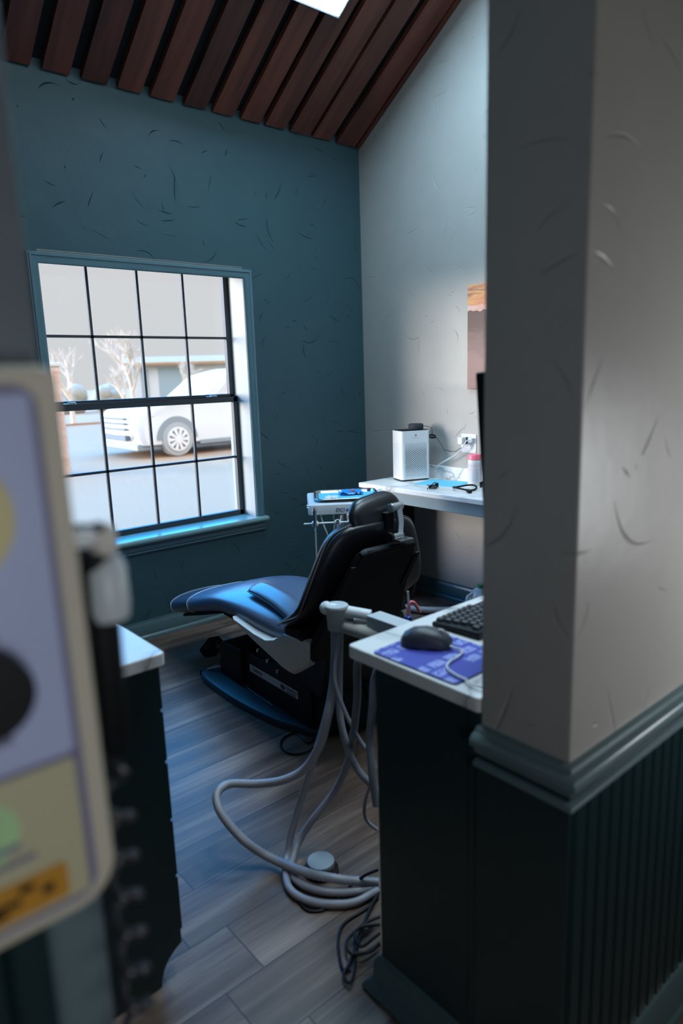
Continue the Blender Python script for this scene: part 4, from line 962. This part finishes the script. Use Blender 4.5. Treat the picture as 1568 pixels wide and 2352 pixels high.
b = B(); b.tube([(.232, .0, .76), (.24, -.02, .70), (.25, -.01, .62), (.26, .04, .50)], .005); b.build('instrument_hose', 'panel_beige', dl)
# tray
tr = thing('instrument_tray', 'shallow steel tray with a blue liner on top of the delivery unit', 'tray', tuple(dp(.205, .200, .8205)), math.atan2(-.6, .8))
b = B(); ins, outr = [], []
for k, (w, h, z, r_) in enumerate(((.30, .265, .0, .03), (.305, .27, .0015, .03), (.318, .283, .017, .036), (.336, .300, .0185, .042), (.340, .304, .0165, .044), (.335, .30, .0150, .042), (.312, .277, .0135, .034))):
    outr.append([Vector((u, v, z)) for u, v in rrect(w, h, r_, 6)])
b.loft(outr[:5] + outr[5:6], cap=False); b.loft([outr[0], [p*.01+Vector((0, 0, 0)) for p in outr[0]]], cap=False); b.build('dish', 'steel', tr, fix=True)
b = B(); b.loft([[Vector((u, v, z)) for u, v in rrect(.292, .258, .02)] for z in (.0015, .0028)]); b.build('liner', 'blue_paper', tr)
# pouches on the tray
rnd = random.Random(5)
def pouch(name, label, cat, loc, w, h, m, rz, crumple):
    t = thing(name, label, cat, loc, rz); n, k = 12, 9; b = B(); g = {}
    for i in range(n+1):
        for j in range(k+1):
            edge = min(i, n-i, j, k-j); z = .003 + min(edge, 2)*crumple*.35 + rnd.uniform(0, crumple)*(1 if edge else 1.6)
            g[i, j] = Vector(((i/n-.5)*w + rnd.uniform(-1, 1)*w*.02, (j/k-.5)*h + rnd.uniform(-1, 1)*h*.03, z))
    top = [g[i, j] for i in range(n+1) for j in range(k+1)]; off_ = [Vector((p.x, p.y, max(.0004, p.z-.0022))) for p in top]
    q = lambda i, j: i*(k+1)+j; m_ = len(top); fs = []
    for i in range(n):
        for j in range(k): fs += [(q(i,j), q(i+1,j), q(i+1,j+1), q(i,j+1)), (m_+q(i,j), m_+q(i,j+1), m_+q(i+1,j+1), m_+q(i+1,j))]
    per = [(i, 0) for i in range(n)] + [(n, j) for j in range(k)] + [(i, k) for i in range(n, 0, -1)] + [(0, j) for j in range(k, 0, -1)]
    for a_, c_ in zip(per, per[1:]+per[:1]): fs.append((q(*a_), m_+q(*a_), m_+q(*c_), q(*c_)))
    b._add(top+off_, fs); b.build('film', m, t, ang=180); return t
bp = pouch('blue_pouch', 'crumpled blue plastic pouch on the steel tray', 'pouch', tuple(dp(.235, .255, .8235)), .125, .085, 'blue_film', R(-30), .014)
b = B(); b.sphere((.005, -.018, .020), .012, 14, (1.3, .8, .6)); b.build('red_item', 'red_plastic', bp)
pouch('white_pouch', 'small clear white pouch lying on the blue tray liner', 'pouch', tuple(dp(.125, .125, .8235)), .07, .045, 'white_film', R(-45), .010)

# dark lead hanging behind the headrest from the far unit
Mi = Matrix.Rotation(-math.atan2(-.6, .8), 4, 'Z') @ Matrix.Translation((-2.05, -2.67, 0))
b = B(); b.tube([Mi @ Vector(p) for p in HEADCABLE], .007); b.build('supply_hose', 'cable_black', dl)
b = B(); b.tube([Mi @ (Vector(p) + Vector((.012, .02, .012))) for p in HEADCABLE[:4]], .005); b.build('supply_hose', 'milky_plastic', dl)

# ------------------------------------------------------------------ assistant arm behind the desk, with its hoses
aa = thing('assistant_arm', 'grey assistant arm with hanging suction hoses behind the desk', 'assistant arm', (1.20, 1.10, 0)); ao = Vector(aa.location)
def L(p): return Vector(p) - ao
cx_, cy_ = 1.200, 1.450
b = B(); b.lathe([(.0, .803), (.034, .803), (.0355, .800), (.0355, .796), (.033, .793), (.031, .789), (.0265, .730), (0, .730)], L((cx_, cy_, 0)), n=36); b.build('hose_manifold', 'cap_grey', aa)
b = B(); b.lathe([(.0, .8032), (.0335, .8032), (.0325, .8042), (0, .8042)], L((cx_, cy_, 0)), n=36); b.build('manifold_lid', 'milky_plastic', aa)
b = B(); b.sphere(L((1.183, 1.475, .792)), .020, 16); b.cyl(L((1.185, 1.475, .790)), L((1.262, 1.372, .772)), .019); b.build('pivot_tube', 'white_plastic', aa, bevel=.002)
b = B(); b.cyl(L((1.225, 1.405, .760)), L((1.262, 1.36, .752)), .014); b.cyl(L((1.258, 1.372, .765)), L((1.27, 1.352, .760)), .011); b.build('pivot_screw', 'steel', aa)
b = B(); b.box(L((1.235, 1.03, .745)), L((1.290, 1.362, .785))); b.build('arm_block', 'arm_grey', aa, bevel=.003)
b = B(); b.tube([L((1.21, 1.435, .742)), L((1.225, 1.40, .735)), L((1.25, 1.30, .728)), L((1.27, 1.15, .722)), L((1.275, 1.06, .72))], .021, 14); b.build('lower_tube', 'warm_white_plastic', aa)
b = B(); b.box(L((1.18, .80, .0)), L((1.34, .815, .0))) if False else None
b = B(); b.box(L((1.22, 1.024, .60)), L((1.31, 1.04, .80))); b.build('wall_bracket', 'arm_grey', aa, bevel=.003)
for k in ('A', 'B', 'Cc', 'D', 'E', 'F', 'G', 'CB'):
    r_, pts = HOSES[k]
    if k in 'F Cc'.split(): pts = [(pts[0][0]+.01, pts[0][1]-.05, .70)] + pts
    if k in 'A B D E'.split(): pts = [(cx_+{'A': -.010, 'B': -.012, 'D': .012, 'E': .006}[k], cy_+{'A': -.010, 'B': .012, 'D': .004, 'E': -.012}[k], .745)] + pts
    b = B(); b.tube([L(p) for p in pts], r_, 12, sub=(14 if k == 'A' else 8), ribs=(.10 if k == 'A' else 0))
    b.build('suction_hose' if k == 'A' else ('hose' if k not in ('CB',) else 'thin_cable'), 'cable_black' if k == 'CB' else 'hose_grey', aa, ang=70)
# saliva ejector in its holder on the arm
t = thing('saliva_ejector', 'blue saliva ejector valve with a bent pink tip behind the desk', 'saliva ejector', (1.382, 1.340, .63))
b = B(); b.lathe([(.006, 0), (.0095, .01), (.0095, .085), (.0105, .09), (.0105, .118), (.006, .122), (0, .122)], n=20); b.build('valve', 'blue_plastic', t)
b = B(); b.tube([(0, 0, .12), (.002, 0, .145), (.008, -.002, .160), (.018, -.006, .158), (.028, -.010, .142), (.036, -.014, .126)], .0048, 12); b.build('tip', 'pink_plastic', t)
b = B(); b.tube([(.012, .012, .19), (.0135, .008, .12), (.015, .004, .02), (.010, 0, -.10)], .0036); b.build('tube', 'milky_plastic', t)
b = B(); b.box((-.10, -.015, .03), (.014, .015, .045)); b.build('holder', 'arm_grey', t, bevel=.003)
# round foot control on the floor
t = thing('foot_control', 'grey round foot control on the floor among the hoses', 'foot control', (1.090, 1.432, 0))
b = B(); b.lathe([(.050, 0), (.052, .004), (.052, .010), (.046, .014), (0, .014)], n=40); b.build('rubber_base', 'cable_black', t)
b = B(); b.lathe([(.036, .014), (.040, .016), (.0425, .030), (.040, .037), (0, .039)], n=40); b.build('button', 'control_grey', t)
# black cables on the floor
def cable(name, label, keys, r=.0042, z0=.0046):
    allp = []; b = B(); first = CABLES[keys[0]][0]; o0 = Vector((first[0], first[1], 0)); kk = 0
    for q in keys:
        pts = [Vector((x, y, z0 + .0085*kk)) - o0 for x, y in CABLES[q]]; b.tube(pts, r, 8, sub=8); kk += 1
    o = b.build(name, 'cable_black'); o.location = o0 + Vector((-.02 if len(keys) == 1 and keys[0] == 'loop' else 0, 0, 0))
    return tag(o, label, 'cable')
cable('chair_cable', 'single loop of black cable on the floor behind the dental chair base', ['loop'])
cable('cable_coil', 'tangled heap of black cable on the floor against the desk cabinet', ['c1', 'c2', 'c3', 'c4', 'c5'])
cable('floor_cable', 'black cable curving on the floor under the grey suction hoses', ['under'])

# ------------------------------------------------------------------ control panel on the left partition end
YP = .500
t = thing('xray_control', 'beige wall-mounted control panel with dials in the near left foreground', 'control panel', (.1715, YP, 1.040))
b = B()
fo = [p for p in rrect(.34, .424, .012, 8, -.171, .212) if p[1] > .1] + [p for p in rrect(.34, .424, .034, 8, -.171, .212) if p[1] < .1]; b.prism(fo, 0.0, YF-YP-.0015, lambda u, v, w: Vector((u+.0+(v-.212)*-.010, w, v))); b.build('housing', 'panel_beige', t, bevel=.006, seg=3)
def plate(u0, u1, v0, v1, name, m, d=.0012, par=t, r=.004):
    bb = B(); bb.prism(rrect(u1-u0, v1-v0, r, 3, (u0+u1)/2, (v0+v1)/2), -d, -.0001, lambda u, v, w: Vector((u+(v-.212)*-.010, w, v))); return bb.build(name, m, par)
plate(-.33, -.0175, .012, .412, 'inset_border', 'panel_line', .0010, r=.016)
fp = plate(-.33, -.0235, .138, .405, 'face_plate', 'panel_blue', .0022)
lp_ = plate(-.33, -.0245, .018, .133, 'lower_label', 'panel_cream', .0022)
plate(-.33, -.040, .022, .052, 'orange_strip', 'panel_orange', .0030, lp_)
def disc(u, v, r, d, name, m, par, sc=1., n=40):
    bb = B(); bb.prism([(u + r*math.cos(2*PI*i/n), v + r*sc*math.sin(2*PI*i/n)) for i in range(n)], -d, -.0005, lambda u, v, w: Vector((u, w, v))); return bb.build(name, m, par, bevel=.0012)
disc(-.095, .095, .028, .0032, 'green_sticker', 'panel_green', lp_, .95)
disc(-.089, .325, .044, .010, 'dial', 'dial_yellow', fp, 1.05)
k_ = disc(-.080, .205, .031, .024, 'knob', 'black_plastic', fp)
disc(-.079, .378, .007, .004, 'indicator', 'cable_black', fp)
for u, v, w in ((-.075, .163, .022), (-.08, .24, .03)):
    plate(u-w/2, u+w/2, v-.003, v+.003, 'legend', 'panel_line', .0028, fp, .0006)
for u, v, w, h in ((-.070, .044, .010, .006), (-.085, .036, .020, .005), (-.055, .036, .008, .007), (-.10, .030, .03, .004)):
    plate(u-w/2, u+w/2, v-h/2, v+h/2, 'warning_mark', 'cable_black', .0036, lp_, .0006)
plate(-.110, -.070, .078, .083, 'legend', 'panel_line', .0034, lp_, .0006); plate(-.115, -.060, .066, .070, 'legend', 'panel_line', .0034, lp_, .0006)

# exposure hand switch on the partition end, with its coiled cord
t = thing('hand_switch', 'black exposure hand switch with white cap hanging beside the control panel', 'hand switch', (LX1+.001, .560, 1.30))
b = B(); b.box((0, -.022, -.14), (.014, .022, .02)); b.build('bracket', 'black_plastic', t, bevel=.003)
b = B(); b.lathe([(.010, -.165), (.014, -.15), (.0155, -.06), (.0155, .0), (.017, .004), (.017, .016), (0, .018)], (.024, -.012, .0), n=24); hs = b.build('grip', 'black_satin', t)
b = B(); b.lathe([(.0165, -.040), (.018, -.03), (.0175, .004), (.013, .012), (0, .014)], (.030, -.016, -.002), n=22); b.build('clear_cover', 'milky_plastic', t)
b = B(); b.lathe([(.008, .0), (.011, .004), (.011, .020), (.008, .026), (0, .028)], (.030, -.020, .012), n=18); b.build('push_button', 'warm_white_plastic', t)
b = B(); b.sphere((.014, -.018, .030), .013, 14, (1.2, 1, .7)); b.build('hook', 'white_plastic', t)
b = B(); b.cyl((-.0, -.03, .043), (.016, -.050, .043), .0024, n=10); b.sphere((.016, -.050, .043), .0045, 10); b.build('pin', 'black_plastic', t)
t = thing('coiled_cord', 'black coiled cord hanging below the hand switch in front of the drawer cabinet', 'cord', (.187, .530, 1.14))
b = B(); P_ = []
turns = 12; pit = .0385
for i in range(turns*14+1):
    a = 2*PI*i/14; z = -.02 - pit*i/14; P_.append((.0115*math.cos(a), .0115*math.sin(a), z))
b.tube([(0.002, .018, .0)] + P_, .0046, 8, smooth=False); b.build('coil', 'cord_black', t, ang=180)

# ------------------------------------------------------------------ light
w = bpy.data.worlds.new('sky'); SC.world = w; w.use_nodes = True; nt = w.node_tree; nt.nodes.clear(); h = NT(nt)
out = h.n('ShaderNodeOutputWorld'); bg = h.n('ShaderNodeBackground'); h.l(bg.outputs[0], out.inputs[0])
tc = h.n('ShaderNodeTexCoord'); o = h.xyz(tc.outputs['Generated'])
mr = h.n('ShaderNodeMapRange', interpolation_type='SMOOTHSTEP'); h.l(o['Z'], mr.inputs[0]); mr.inputs[1].default_value = .16; mr.inputs[2].default_value = .25
front = h.n('ShaderNodeMapRange', interpolation_type='SMOOTHSTEP'); h.l(o['Y'], front.inputs[0]); front.inputs[1].default_value = -.25; front.inputs[2].default_value = .15
high = h.mixc(front.outputs[0], SKY_BACK, SKY_HIGH)
h.l(h.mixc(mr.outputs[0], SKY_LOW, high), bg.inputs[0]); bg.inputs[1].default_value = 1.
def lamp(name, kind, energy, col, loc, direction=None, **k):
    d = bpy.data.lights.new(name, kind); d.energy = energy; d.color = col
    for a_, v in k.items(): setattr(d, a_, v)
    o = bpy.data.objects.new(name, d); COL.objects.link(o); o.location = loc
    if direction: o.rotation_euler = Vector(direction).to_track_quat('-Z', 'Y').to_euler()
    return o
az, el = R(-57), R(4)
sd = Vector((math.sin(az)*math.cos(el), math.cos(az)*math.cos(el), math.sin(el)))
lamp('sun', 'SUN', SUN, (1., .93, .86), (-10, 12, 6), -sd, angle=R(34))
lamp('entry_fill', 'AREA', ENTRY_FILL, (.90, .95, 1.), (.0, -.75, 1.25), (.08, 1, -.05), shape='RECTANGLE', size=.4, size_y=.6)  # unseen fill lamp added to brighten the control panel
lamp('hall_fill', 'AREA', HALL_FILL, (.92, .97, 1.), (1.75, -.05, 1.14), (-.2, 1, .0), shape='RECTANGLE', size=.3, size_y=.4)  # unseen fill lamp added close to the grey wall face to brighten it
SC.cycles.use_denoising = True
SC.cycles.max_bounces = 8; SC.cycles.diffuse_bounces = 4; SC.cycles.glossy_bounces = 3; SC.cycles.transparent_max_bounces = 12; SC.cycles.transmission_bounces = 4
SC.cycles.sample_clamp_indirect = 6.; SC.cycles.caustics_reflective = False; SC.cycles.caustics_refractive = False
